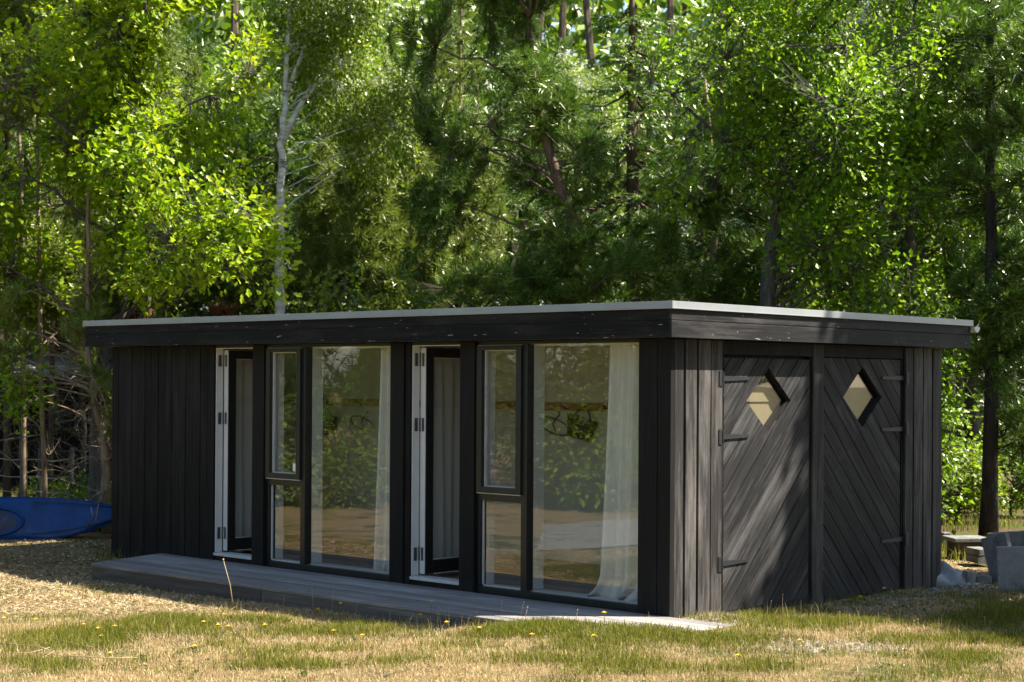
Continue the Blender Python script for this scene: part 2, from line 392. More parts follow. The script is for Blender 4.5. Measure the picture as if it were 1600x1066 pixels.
for U in UNITS:
    # window group: casement over fixed light, and one big pane
    win = MB()
    win.box(U+.795, U+2.562, .018, .10, -.045, .054)
    win.box(U+.795, U+.829, .018, .10, .054, 2.104); win.box(U+1.299, U+1.364, .014, .10, .054, 2.104)
    win.box(U+.829, U+1.299, .018, .10, .784, .846); win.box(U+.829, U+1.299, .018, .10, 2.09, 2.104)
    window = win.build('window', M_FRAME, cabin, bevel=.003)
    s = MB(); ring(s, U+.805, U+1.313, .85, 2.093, .06, .057, .052, .036, -.012, .05)
    sash = s.build('casement_sash', M_FRAME, window, bevel=.004)
    s = MB(); ring(s, U+.862, U+1.26, .899, 2.06, .012, .012, .010, .010, .03, .062)
    s.box(U+.829, U+.843, .05, .066, .056, .782); s.box(U+.829, U+1.299, .05, .066, .056, .066)
    s.box(U+.812, U+1.306, -.006, .012, .8435, .8495); s.box(U+.80, U+1.31, .01, .016, 2.0945, 2.1)
    s.build('glazing_bead', M_WHITE if U < -4 else M_SILL, window)
    s = MB(); s.box(U+.872, U+1.25, .046, .050, .905, 2.054); s.build('pane', M_GLASS, window)
    s = MB(); s.box(U+.829, U+1.299, .056, .060, .054, .784); s.build('pane', M_GLASS, window)
    s = MB(); s.box(U+1.364, U+2.562, .056, .060, .054, 2.106); s.build('pane', M_GLASS, window)
    s = MB()   # white inner lining
    s.box(U+.795, U+.83, .102, .20, .06, 2.104); s.box(U+1.335, U+1.362, .102, .235, .06, 2.104); s.box(U+2.552, U+2.58, .102, .23, .06, 2.104)
    s.box(U+1.300, U+1.330, .102, .2, .06, 2.104)
    s.box(U+1.364, U+2.55, .066, .23, .030, .058); s.box(U+.83, U+1.30, .066, .2, .030, .058)
    s.box(U+1.364, U+2.55, .102, .23, 2.09, 2.112)
    s.build('inner_lining', M_WHITE, window, bevel=.002)
    # open inward door
    d = MB(); y0, y1, x1, x2 = .106, .72, U+.012, U+.078
    d.box(x1+.004, x2, y0+.006, y0+.10, .085, 2.085); d.box(x1+.004, x2, y1-.10, y1, .085, 2.085)
    d.box(x1+.004, x2, y0+.10, y1-.10, .085, .20); d.box(x1+.004, x2, y0+.10, y1-.10, 2.0, 2.085)
    door = d.build('glazed_door', M_FRAME, cabin, bevel=.003)
    s = MB(); s.box(x1, x2-.006, y0, y0+.006, .085, 2.085); s.box(x2-.004, x2+.004, y0+.11, y1, .078, .0845)
    s.build('door_edge', M_WHITE, door)
    s = MB(); ring_ = [(y0+.10, y0+.112), (y1-.112, y1-.10)]
    for a, c in ring_: s.box(x2-.03, x2-.018, a, c, .20, 2.0)
    s.box(x2-.03, x2-.018, y0+.112, y1-.112, .20, .212); s.box(x2-.03, x2-.018, y0+.112, y1-.112, 1.988, 2.0)
    s.build('glazing_bead', M_SILL, door)
    s = MB(); s.box(x2-.04, x2-.036, y0+.10, y1-.10, .20, 2.0); s.build('pane', M_GLASS, door)
    for z in (1.98, 1.405, .26):
        s = MB(); s.box(x1+.018, x1+.046, y0-.003, y0, z-.058, z+.058); s.tube([(x1-.002, y0-.006, z-.06), (x1-.002, y0-.006, z+.06)], .008, 8)
        s.box(U+.0045, U+.008, .040, .075, z-.058, z+.058)
        s.build('hinge', M_STEEL, door)
    s = MB(); s.box(U-.036, U+.004, .018, .10, .07, 2.1); s.box(U-.036, U+.619, .018, .10, 2.098, 2.106)
    s.build('door_jamb', M_WHITE, cabin, bevel=.002)
    s = MB(); s.box(U-.03, U+.617, .0, .16, .040, .068); s.build('threshold', M_SILL, cabin, bevel=.004)
    s = MB(); s.box(U-.03, U+.617, .012, .15, -.04, .04); s.build('threshold_riser', MW['post'], cabin)
# roof
roof = MB(); RX0, RX1, RY0, RY1 = X0-.21, .139, -.20, W+.307
roof.box(RX0+.03, RX1-.03, RY0+.03, RY1-.03, 2.139, 2.395)
roof_o = roof.build('roof', M_ROOF, cabin)
b = MB(); b.box(RX0, RX1-.027, RY0, RY0+.025, HF, 2.262); b.box(RX0, RX1-.027, RY0+.003, RY0+.026, 2.267, 2.355)
b.build('front_fascia', MW['front_x'], roof_o, bevel=.003)
b = MB(); b.box(RX1-.025, RX1, RY0-.002, RY1, HF-.002, 2.262); b.box(RX1-.026, RX1-.003, RY0, RY1, 2.267, 2.355)
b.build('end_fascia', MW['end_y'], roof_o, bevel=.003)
b = MB(); b.box(RX0, RX0+.025, RY0+.027, RY1-.027, HF, 2.355); b.box(RX0, RX1-.027, RY1-.025, RY1-.001, HF, 2.355)
b.build('rear_fascia', MW['front_x'], roof_o)
b = MB(); e = .018
b.box(RX0-e, RX1+e, RY0-e, RY0+.06, 2.352, 2.408); b.box(RX1-.06, RX1+e, RY0+.06, RY1+e, 2.352, 2.408)
b.box(RX0-e, RX0+.06, RY0+.06, RY1+e, 2.352, 2.408); b.box(RX0+.06, RX1-.06, RY1-.06, RY1+e, 2.352, 2.408)
b.box(RX0-e, RX1+e+.002, RY0-e-.003, RY0-e, 2.350, 2.359); b.box(RX1+e, RX1+e+.003, RY0-e, RY1+e, 2.350, 2.359)
b.box(RX1-.028, RX1+e+.004, RY0-e-.004, RY0-e-.001, 2.350, 2.410)
b.build('edge_trim', M_CAP, roof_o, bevel=.005)
g = MB(); th = np.linspace(math.pi, 2*math.pi, 12); gr = .055
prof = [(RY1+.06+gr*math.cos(t), 2.345+gr*math.sin(t)) for t in th]+[(RY1+.06+(gr-.006)*math.cos(t), 2.345+(gr-.006)*math.sin(t)) for t in th[::-1]]
g.prism([(RX0, y, z) for y, z in prof], (RX1+.035-RX0, 0, 0)); g.prism([(RX1+.03, RY1+.06+gr*math.cos(t), 2.345+gr*math.sin(t)) for t in th], (.006, 0, 0))
g.build('gutter', M_GUT, roof_o)

# end wall boards
def boards(b, edges, x0, x1, z0, z1, y_):
    for a, c in edges: b.box(x0, x1, a, c, z0, z1)
b = MB()
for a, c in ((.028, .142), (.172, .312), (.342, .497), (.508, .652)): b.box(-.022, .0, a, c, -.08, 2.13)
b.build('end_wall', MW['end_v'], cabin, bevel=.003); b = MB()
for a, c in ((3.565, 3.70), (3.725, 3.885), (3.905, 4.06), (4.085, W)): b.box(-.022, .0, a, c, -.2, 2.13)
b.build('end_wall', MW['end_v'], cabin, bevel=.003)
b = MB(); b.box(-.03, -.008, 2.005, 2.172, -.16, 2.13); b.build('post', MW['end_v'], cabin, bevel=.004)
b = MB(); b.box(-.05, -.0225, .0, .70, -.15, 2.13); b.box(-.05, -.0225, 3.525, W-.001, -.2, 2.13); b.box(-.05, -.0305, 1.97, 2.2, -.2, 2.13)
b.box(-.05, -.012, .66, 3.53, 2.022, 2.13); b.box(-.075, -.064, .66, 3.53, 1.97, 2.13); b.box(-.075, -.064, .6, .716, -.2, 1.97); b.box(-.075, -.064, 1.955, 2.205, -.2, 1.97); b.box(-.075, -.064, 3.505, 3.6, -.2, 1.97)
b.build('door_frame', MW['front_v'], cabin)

def clip(poly, a, c):  # keep points with a.p <= c ; 2D convex
    out = []
    for i in range(len(poly)):
        p, q = poly[i], poly[(i+1) % len(poly)]
        dp, dq = a[0]*p[0]+a[1]*p[1]-c, a[0]*q[0]+a[1]*q[1]-c
        if dp <= 0: out.append(p)
        if dp*dq < 0:
            t = dp/(dp-dq); out.append((p[0]+(q[0]-p[0])*t, p[1]+(q[1]-p[1])*t))
    return out
def area(p): return abs(sum(p[i][0]*p[(i+1) % len(p)][1]-p[(i+1) % len(p)][0]*p[i][1] for i in range(len(p))))/2
def shed_door(ya, yb, zb, zt, cy, cz, hy, hz, sgn, matk, label, blind_mid):
    b = MB(); b.box(-.062, -.045, ya, yb, zb, zt) if False else None
    dm = [(cy-hy, cz), (cy, cz+hz), (cy+hy, cz), (cy, cz-hz)]
    edges = []
    for i in range(4):
        p, q = dm[i], dm[(i+1) % 4]; n = (q[1]-p[1], -(q[0]-p[0]))
        c = n[0]*p[0]+n[1]*p[1]
        if n[0]*cy+n[1]*cz > c: n = (-n[0], -n[1]); c = -c
        edges.append((n, c))
    s2 = math.sqrt(.5); nrm = (-sgn*s2, s2); al = (s2, sgn*s2)
    wdt = .14; k = -40
    for k in range(-30, 40):
        o = k*wdt; r1, r2 = o+.0045, o+wdt-.0045
        base = lambda r, t: (nrm[0]*r+al[0]*t, nrm[1]*r+al[1]*t)
        poly = [base(r1, -8), base(r1, 8), base(r2, 8), base(r2, -8)]
        for a, c in (((-1, 0), -ya), ((1, 0), yb), ((0, -1), -zb), ((0, 1), zt)):
            poly = clip(poly, a, c)
            if len(poly) < 3: break
        if len(poly) < 3 or area(poly) < 1e-5: continue
        rest = poly
        jit = .0015*math.sin(k*5.1)
        for n, c in edges:
            outp = clip(rest, (-n[0], -n[1]), -c); rest = clip(rest, n, c)
            if len(outp) >= 3 and area(outp) > 1e-5: b.prism([(-.048, y, z) for y, z in outp], (.022+jit, 0, 0))
            if len(rest) < 3: break
    d = b.build('shed_door', MW[matk], cabin); d['label'] = label
    # backing round the window opening
    b = MB()
    big = [(ya, zb), (yb, zb), (yb, zt), (ya, zt)]; rest = big
    for n, c in edges:
        outp = clip(rest, (-n[0], -n[1]), -c); rest = clip(rest, n, c)
        if len(outp) >= 3: b.prism([(-.060, y, z) for y, z in outp], (.011, 0, 0))
    b.build('door_backing', M_DARK, d)
    # reveal frame lining the diamond
    b = MB()
    for i in range(4):
        p, q = np.array(dm[i]), np.array(dm[(i+1) % 4]); cen = np.array([cy, cz])
        f = .93
        pi, qi = cen+(p-cen)*f, cen+(q-cen)*f
        b.prism([(-.122, *p), (-.122, *q), (-.122, *qi), (-.122, *pi)], (.078, 0, 0))
    fr = b.build('diamond_frame', MW['post'], d)
    c3 = lambda f: [(cy+(p[0]-cy)*f, cz+(p[1]-cz)*f) for p in dm]
    b = MB(); b.prism([(-.078, *p) for p in c3(.935)], (.004, 0, 0)); b.build('diamond_pane', M_GLASS, d)
    # cream boards behind the glass, the upper one lapping the lower
    dd = c3(.95)
    lo = clip(dd, (0, 1), cz+.01); hi = clip(dd, (0, -1), -(cz-.01))
    b = MB(); b.prism([(-.118, *p) for p in lo], (.006, 0, 0)); b.prism([(-.107, *p) for p in hi], (.006, 0, 0))
    b.build('inner_board', M_BLIND, d)
    return d
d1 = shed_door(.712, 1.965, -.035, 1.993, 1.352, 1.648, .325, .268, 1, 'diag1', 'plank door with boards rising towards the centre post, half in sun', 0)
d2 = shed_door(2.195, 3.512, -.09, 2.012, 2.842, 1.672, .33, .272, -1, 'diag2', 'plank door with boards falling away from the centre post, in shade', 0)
for d, yh, yt, hz in ((d1, .655, 1.06, (1.828, 1.363, .352)), (d2, 3.565, 3.16, (1.845, 1.375, .36))):
    sg = 1 if yt > yh else -1
    for z in hz:
        b = MB()
        P = [(yh, z-.022), (yh+sg*.10, z-.020), (yt-sg*.02, z-.012), (yt, z), (yt-sg*.02, z+.012), (yh+sg*.10, z+.020), (yh, z+.022)]
        b.prism([(-.020, y, zz) for y, zz in P], (.007, 0, 0))
        b.box(.001, .008, min(yh-sg*.05, yh-sg*.005), max(yh-sg*.05, yh-sg*.005), z-.06, z+.06)
        b.tube([(.006, yh, z-.05), (.006, yh, z+.05)], .010, 8)
        b.box(-.019, .005, yh-.008, yh+.008, z-.02, z+.02)
        b.build('strap_hinge', M_IRON, d)

# ------------------------------------------------------------------ deck
deck = thing('timber_deck', 'low grey plank deck running along the cabin windows', 'deck', (-3, -.5, -.1))
b = MB(); pw = .1295
for k in range(8):
    ya, yb = -.022-pw*k, -.022-pw*(k+1)+.006
    xl = lambda y: -6.55+(-y)*.29
    xr = .66-.0*k
    z0, z1 = -.028, 0.+.0012*math.sin(k*3.3)
    V = [(xl(ya), ya, z0), (xr, ya, z0), (xr, yb, z0), (xl(yb), yb, z0), (xl(ya), ya, z1), (xr, ya, z1), (xr, yb, z1), (xl(yb), yb, z1)]
    b.add(V, [(0, 1, 2, 3), (7, 6, 5, 4), (0, 4, 5, 1), (1, 5, 6, 2), (2, 6, 7, 3), (3, 7, 4, 0)])
b.build('deck_boards', MW['deck'], deck, bevel=.003)
b = MB(); b.box(-6.215, -3.655, -1.047, -1.022, -.172, -.030); b.box(-3.645, -.9, -1.047, -1.022, -.185, -.030); b.box(-.89, .66, -1.047, -1.022, -.15, -.030)
V = [(-6.235, -1.04, -.172), (-6.52, -.05, -.172), (-6.495, -.05, -.172), (-6.21, -1.04, -.172)]
b.prism(V, (0, 0, .142))
b.build('deck_edge', MW['deck_side'], deck, bevel=.003)
for xx in np.arange(-6.0, .6, .8):
    b = MB(); b.box(xx, xx+.05, -1.0, -.05, -.2, -.03); b.build('joist', MW['deck_side'], deck)

# ------------------------------------------------------------------ curtains and things on the rail
def curtain(name, label, top, bot, z0, z1, folds, amp, seed, puddle=0.):
    r = np.random.default_rng(seed); nu, nv = folds*14, 40
    u = np.linspace(0, 1, nu); v = np.linspace(0, 1, nv)
    (ta, tb), (ba, bb) = np.array(top, float), np.array(bot, float)
    ph = r.random(4)*6
    G = np.zeros((nu, nv, 3))
    for j, vv in enumerate(v):
        e = vv**1.3
        a = ta+(ba-ta)*e; c = tb+(bb-tb)*e
        ddir = (c-a); nrm = np.array([-ddir[1], ddir[0]]); nrm /= np.linalg.norm(nrm)+1e-9
        uu = u+.018*np.sin(u*9+vv*3+ph[0])
        off = amp*(.5+.7*vv)*(np.sin(2*math.pi*folds*uu+ph[1]+.9*vv)+.4*np.sin(2*math.pi*folds*.5*uu+ph[2]-1.5*vv))
        XY = a+uu[:, None]*ddir+off[:, None]*nrm
        if puddle and vv > .9:
            q = (vv-.9)/.1; XY = XY+np.array([-.9, -.25])*puddle*q*q*(.5+.5*np.sin(u*11+ph[3]))[:, None]
        G[:, j, :2] = XY; G[:, j, 2] = z1+(z0-z1)*vv
        if puddle and vv > .9: G[:, j, 2] = np.maximum(z0+.004, G[:, j, 2])+.02*np.abs(np.sin(u*17+vv*60))
    m = MB(); m.grid(G)
    o = m.build(name, M_CURT, smooth=True, loc=(float(G[..., 0].mean()), float(G[..., 1].mean()), z0))
    so = o.modifiers.new('thick', 'SOLIDIFY'); so.thickness = .003
    return props(o, label, 'curtain', 'white linen curtains in the windows')
for U, z, nm in ((UNITS[0], 0, 'beside the paler boarded wall'), (UNITS[1], 1, 'at the corner of the cabin')):
    far = 'next to the boarded wall' if z == 0 else 'by the corner boards'
    curtain('curtain', 'white curtain gathered in the big pane %s' % ('between the two open doors' if z == 0 else 'nearest the plank doors'),
            ((U+(2.12 if z else 2.22), .17), (U+2.56, .17)), ((U+(2.04 if z else 2.16), .19), (U+2.56, .18)), .035, 2.11, 4, .034, 3+z, .16 if z else .03)
    curtain('curtain', 'white curtain seen through the glazed door %s' % ('beside the boarded wall' if z == 0 else 'between the two big panes'),
            ((U-.09, .24), (U-.20, 1.08)), ((U-.08, .24), (U-.18, 1.05)), .04, 2.11, 6, .034, 11+z)
def wall_pt(px, py, y=YB-.06):
    d = ray(px, py); return CAM+d*((y-CAM[1])/d[1])
def basket(cpx, cpy, w, h, tilt, label):
    c = wall_pt(cpx, cpy); rot = R(tilt)
    root = thing('wicker_basket', label, 'basket', tuple(c), 'things hanging from the coat rail')
    b = MB(); rows = 7
    def tr(x, z, y): return (c[0]+x*math.cos(rot)-z*math.sin(rot), c[1]+y, c[2]+x*math.sin(rot)+z*math.cos(rot))
    for i in range(rows):
        f = i/(rows-1); hw = w/2*(1-.22*f)
        th = np.linspace(0, 2*math.pi, 24)
        b.tube([tr(hw*math.cos(t), h/2-h*f, .07*math.sin(t)*(1-.2*f)) for t in th], .011, 5, False)
    for k in range(12):
        t = k*math.pi/6
        b.tube([tr(w/2*math.cos(t), h/2, .07*math.sin(t)), tr(w/2*.78*math.cos(t), -h/2, .056*math.sin(t))], .006, 5)
    th = np.linspace(0, 2*math.pi, 16, endpoint=False)
    b.prism([tr(w/2*.76*math.cos(t), -h/2, .054*math.sin(t)) for t in th], (0, 0, .006))
    b.build('basket_body', M_WICK, root, smooth=True)
    b = MB(); b.tube([tr(-w*.32+w*.64*t, h/2+.12*math.sin(math.pi*t), 0) for t in np.linspace(0, 1, 10)], .008, 6)
    b.build('handle', M_WICK, root, smooth=True)
basket(907, 669, .36, .18, -14, 'light brown wicker basket hanging in the big pane nearest the plank doors')
basket(507, 663, .36, .18, -6, 'dark brown wicker basket hanging in the big pane between the two open doors')
def hanger(cpx, cpy, w, h, label):
    c = wall_pt(cpx, cpy); b = MB(); th = np.linspace(0, 2*math.pi, 30)
    b.tube([(c[0]+w/2*math.cos(t), c[1], c[2]+h/2*math.sin(t)-.12*w*math.cos(t)) for t in th], .009, 6, False)
    b.tube([(c[0]+.02, c[1], c[2]-h*.3), (c[0]-.02, c[1], c[2]+h*.1), (c[0]+.02, c[1], c[2]+h*.5), (c[0]+.05, c[1]+.02, c[2]+h*.75), (c[0]+.02, c[1]+.04, c[2]+h)], .009, 6)
    props(b.build('coat_hanger', M_WICK, smooth=True, loc=tuple(c)), label, 'hanger', 'things hanging from the coat rail')
hanger(866, 666, .40, .15, 'brown loop coat hanger beside the light brown basket')
hanger(566, 662, .38, .13, 'brown loop coat hanger beside the white curtain, away from any open door')
U = UNITS[0]
tagm = MB(); tagm.box(U+1.165, U+1.21, .034, .045, .925, 1.0); tagm.build('lock_tag', M_TAG, bpy.data.objects['window'] if False else cabin)

# ------------------------------------------------------------------ vegetation generators
def unit(a): return a/(np.linalg.norm(a, axis=-1, keepdims=True)+1e-9)
LEAF = {
 'broad': (np.array([(0, 0, 0), (.3, .27, .05), (.68, .34, .09), (1, 0, -.05), (.68, -.34, .09), (.3, -.27, .05)]), np.array([(0, 1, 2, 3), (0, 3, 4, 5)])),
 'oak': (np.array([(0, 0, 0), (.22, .20, .03), (.38, .14, .02), (.62, .34, .08), (.8, .2, .05), (1, 0, -.06), (.8, -.2, .05), (.62, -.34, .08), (.38, -.14, .02), (.22, -.20, .03)]),
         np.array([(0, 1, 2, 5), (2, 3, 4, 5), (0, 5, 8, 9), (5, 6, 7, 8)])),
 'small': (np.array([(0, 0, 0), (.42, .34, .05), (1, 0, -.04), (.42, -.34, .05)]), np.array([(0, 1, 2), (0, 2, 3)])),
 'needle': (np.array([(0, -.045, 0), (0, .045, 0), (1, 0, .02)]), np.array([(0, 1, 2)])),
 'sprig': (np.array([(0, 0, 0), (.4, .10, -.02), (1, 0, -.08), (.4, -.10, -.02)]), np.array([(0, 1, 2), (0, 2, 3)])),
 'blade': (np.array([(0, -.5, 0), (0, .5, 0), (.55, .36, .0), (.55, -.36, .0), (1, 0, -.0)]), None),
}
def leaves(mb, P, T, Nn, S, kind):
    tv, tf = LEAF[kind]; n = len(P)
    T = unit(T); B = unit(np.cross(Nn, T)); N2 = np.cross(T, B)
    S = np.broadcast_to(np.asarray(S, float), (n,))[:, None, None]
    V = P[:, None]+S*(tv[None, :, 0:1]*T[:, None]+tv[None, :, 1:2]*B[:, None]+tv[None, :, 2:3]*N2[:, None])
    F = (tf[None]+(np.arange(n)*len(tv))[:, None, None]).reshape(-1, tf.shape[1])
    mb.add(V.reshape(-1, 3), F)
def twigs(mb, A, B, r0, r1, sag=.05, g=None):
    """many thin three-sided twigs at once"""
    n = len(A); d = B-A; ln = np.linalg.norm(d, axis=1, keepdims=True)
    mid = (A+B)/2; mid[:, 2] += -sag*ln[:, 0]
    mid += (g or rng).normal(0, .04, (n, 3))*ln
    T = unit(d); a = unit(np.cross(T, np.array([.3, .2, 1.]))); b = np.cross(T, a)
    V = np.zeros((n, 3, 3, 3))
    for i, (c, r) in enumerate(((A, r0), (mid, (r0+r1)/2), (B, r1))):
        for j in range(3):
            t = j*2*math.pi/3; V[:, i, j] = c+r*(math.cos(t)*a+math.sin(t)*b)
    F = []
    for i in range(2):
        for j in range(3): F.append((i*3+j, i*3+(j+1) % 3, (i+1)*3+(j+1) % 3, (i+1)*3+j))
    F = (np.array(F)[None]+(np.arange(n)*9)[:, None, None]).reshape(-1, 4)
    mb.add(V.reshape(-1, 3), F)
def clump_noise(P, g, f=1.0):
    k = g.normal(0, 1, (10, 3))*f*1.6; ph = g.random(10)*6.28
    return np.sin(P@k.T+ph).sum(1)/3.2
def wander(p0, p1, g, k=10, amp=.06):
    t = np.linspace(0, 1, k)[:, None]; p0 = np.asarray(p0, float); p1 = np.asarray(p1, float)
    P = p0+(p1-p0)*t; off = np.cumsum(g.normal(0, 1, (k, 3)), axis=0)*amp*.3; off -= off[0]
    off[:, 2] *= .2; return P+off*np.linalg.norm(p1-p0)/5*np.minimum(1, t*4)
def bez(a, m, b, k=7):
    t = np.linspace(0, 1, k)[:, None]; return (1-t)**2*a+2*t*(1-t)*m+t*t*b
def sample_crown(crown, n, g, shell=.45, thr=-.25, nf=1.0):
    crown = np.array(crown, float); vol = crown[:, 3]*crown[:, 4]*crown[:, 5]; out = []
    have = 0
    while have < n:
        i = g.choice(len(crown), n, p=vol/vol.sum()); d = unit(g.normal(0, 1, (n, 3)))
        r = g.random(n)**(1/3); r = np.where(g.random(n) < shell, .8+.2*r, r)
        P = crown[i, :3]+d*r[:, None]*crown[i, 3:6]
        P = P[clump_noise(P, np.random.default_rng(5), nf) > thr]
        out.append(P); have += len(P)
    return np.vstack(out)[:n]

def tree(name, label, cat, base, trunk_pts, tr, crown, ntw, kind, lsize, lmat, bmat, seed, nlimb=26, per=7, spread=.12, droop=0., thr=-.25, shell=.45, nf=1.0, group=None, limb_r=.035, dead=0, twig_r=.006, forks=None, up=.9, lpos=.55):
    """trunk and limbs reach to twig ends scattered through the crown, each twig end carries a spray of leaves"""
    g = np.random.default_rng(seed); base = np.asarray(base, float)
    root = thing(name, label, cat, tuple(base), group)
    tp = np.array(trunk_pts, float); k = len(tp)
    ts = np.linspace(0, k-1, 4*k); idx = np.minimum(ts.astype(int), k-2); fr = (ts-idx)[:, None]
    TP = tp[idx]*(1-fr)+tp[idx+1]*fr
    TP[1:] += g.normal(0, .012, (len(TP)-1, 3))
    rad = tr*np.linspace(1, .16, len(TP))**.9; rad[0] *= 1.25
    mb = MB(); mb.tube(base+TP, rad, 10)
    for fk in (forks or []):
        fp = np.array(fk[0], float); mb.tube(base+fp, np.linspace(fk[1], fk[2], len(fp)), 8)
    tw = sample_crown(crown, ntw, g, shell, thr, nf)
    tgt = tw[g.choice(ntw, min(nlimb, ntw), replace=False)]
    LP = [TP[len(TP)//3:]]
    for q in tgt:
        hd = math.hypot(q[0]-np.interp(q[2], TP[:, 2], TP[:, 0]), q[1]-np.interp(q[2], TP[:, 2], TP[:, 1]))
        zs = min(max(q[2]-hd*lpos-.1, TP[-1, 2]*.12), TP[-1, 2]*.96)
        s0 = np.array([np.interp(zs, TP[:, 2], TP[:, c]) for c in range(3)])
        ndl = kind == 'needle'; m = (s0+q)/2; m[2] += (.03 if ndl else .10)*hd+g.normal(0, .06); m[:2] += g.normal(0, (.06 if ndl else .12)*hd+.02, 2)
        path = bez(s0, m, q, 8); path[1:-1] += g.normal(0, .03, (6, 3))
        rr = min(limb_r*(.6+.25*hd)*(.55 if ndl else .9), tr*.6)
        mb.tube(base+path, np.linspace(rr, .008, 8), 6, False); LP.append(path)
    for i in range(dead):
        zs = TP[-1, 2]*(.06+.5*g.random()); s0 = np.array([np.interp(zs, TP[:, 2], TP[:, c]) for c in range(3)])
        a = g.random()*6.28; ln = .35+.8*g.random()
        q = s0+np.array([math.cos(a)*ln, math.sin(a)*ln, g.normal(0, .25)]); m = (s0+q)/2+np.array([0, 0, .1+g.normal(0, .12)])
        p = bez(s0, m, q, 7); mb.tube(base+p, np.linspace(.012, .003, 7), 5, False)
        st = p[g.integers(2, 7, 6)]; twigs(mb, base+st, base+st+g.normal(0, .18, (6, 3)), .005, .002, .1, g)
    LPa = np.vstack(LP)
    near = np.zeros(ntw, int)
    for s in range(0, ntw, 500):
        near[s:s+500] = (((tw[s:s+500, None]-LPa[None])**2).sum(-1)).argmin(1)
    A = LPa[near]; ok = np.linalg.norm(tw-A, axis=1) < 2.2
    twigs(mb, base+A[ok], base+tw[ok], twig_r, twig_r*.4, .03, g)
    mb.build('trunk', bmat, root, smooth=True)
    out = unit(tw-A+1e-4)
    cm = MB()
    n = ntw*per
    c = np.repeat(tw, per, 0); o = np.repeat(out, per, 0)
    if kind == 'needle':
        back = np.repeat(np.minimum(np.linalg.norm(tw-A, axis=1), spread*2.5), per)
        P = c-o*(g.random(n)*back)[:, None]
        T = o*.75+g.normal(0, .62, (n, 3)); T[:, 2] += .25
        leaves(cm, base+P, T, g.normal(0, 1, (n, 3)), lsize*(.7+.6*g.random(n)), 'needle')
    else:
        P = c+g.normal(0, spread, (n, 3)); P[:, 2] -= droop*np.abs(g.normal(0, 1, n))
        T = unit(P-c)+o*.5+g.normal(0, .3, (n, 3)); T[:, 2] -= .15+droop*1.5
        Nn = g.normal(0, .55, (n, 3))+np.array([.25, .05, up])
        leaves(cm, base+P, T, Nn, lsize*(.42+.85*g.random(n)), kind)
    cm.build('crown', lmat, root)
    return root

def spruce(name, label, base, H, Rb, z0, seed, lmat, bmat, tr=.16, step=.32, sp=1.0, group=None):
    g = np.random.default_rng(seed); base = np.asarray(base, float)
    root = thing(name, label, 'tree', tuple(base), group)
    mb = MB(); TP = wander((0, 0, 0), (0, 0, H), g, 14, .02); mb.tube(base+TP, np.linspace(tr, .015, 14), 10)
    cm = MB(); z = z0
    while z < H-.2:
        f = 1-z/H; ln0 = Rb*min(1, f*1.15)+.15
        nb = 6 if f > .3 else 5; a0 = g.random()*6.28
        for q in range(nb):
            a = a0+q*6.283/nb+g.normal(0, .2); ln = ln0*(.75+.45*g.random()); zz = z+g.normal(0, .08)
            d = np.array([math.cos(a), math.sin(a), 0]); s = np.array([0, 0, zz])
            k = 9; t = np.linspace(0, 1, k)[:, None]
            path = s+d*ln*t; path[:, 2] += ln*(-.42*t[:, 0]+.30*t[:, 0]**2.5)+g.normal(0, .02, k)
            mb.tube(base+path, np.linspace(.02*ln0+.006, .004, k), 5, False)
            side = np.array([-d[1], d[0], 0])
            ns = int(ln*17*sp)+4
            u = .12+.88*g.random(ns)**.8; pp = np.stack([np.interp(u, t[:, 0], path[:, c]) for c in range(3)], 1)
            sg = np.where(g.random(ns) < .5, -1, 1)[:, None]; sl = (.16+.42*(1-np.abs(u-.55)))*(.5+.6*g.random(ns))*min(1, ln)*.9
            dirs = unit(side*sg*.9+d*.65+g.normal(0, .18, (ns, 3))+np.array([0, 0, -.28]))
            tipn = pp+dirs*sl[:, None]
            twigs(mb, base+pp, base+tipn, .005, .002, .06, g)
            m = 17; w = g.random((ns, m)); P = pp[:, None]+(tipn-pp)[:, None]*w[..., None]
            sgn = np.where(g.random((ns, m)) < .5, -1, 1)[..., None]
            T = unit(dirs)[:, None]*.7+np.cross(dirs, [0, 0, 1.])[:, None]*sgn*.6+g.normal(0, .28, (ns, m, 3)); T[..., 2] -= .12
            Nn = np.array([0, 0, 1.])+g.normal(0, .4, (ns, m, 3))
            leaves(cm, base+P.reshape(-1, 3), T.reshape(-1, 3), Nn.reshape(-1, 3), .085*(.7+.6*g.random(ns*m)), 'sprig')
        z += step*(.8+.4*g.random())
    mb.build('trunk', bmat, root, smooth=True); cm.build('crown', lmat, root)
    return root

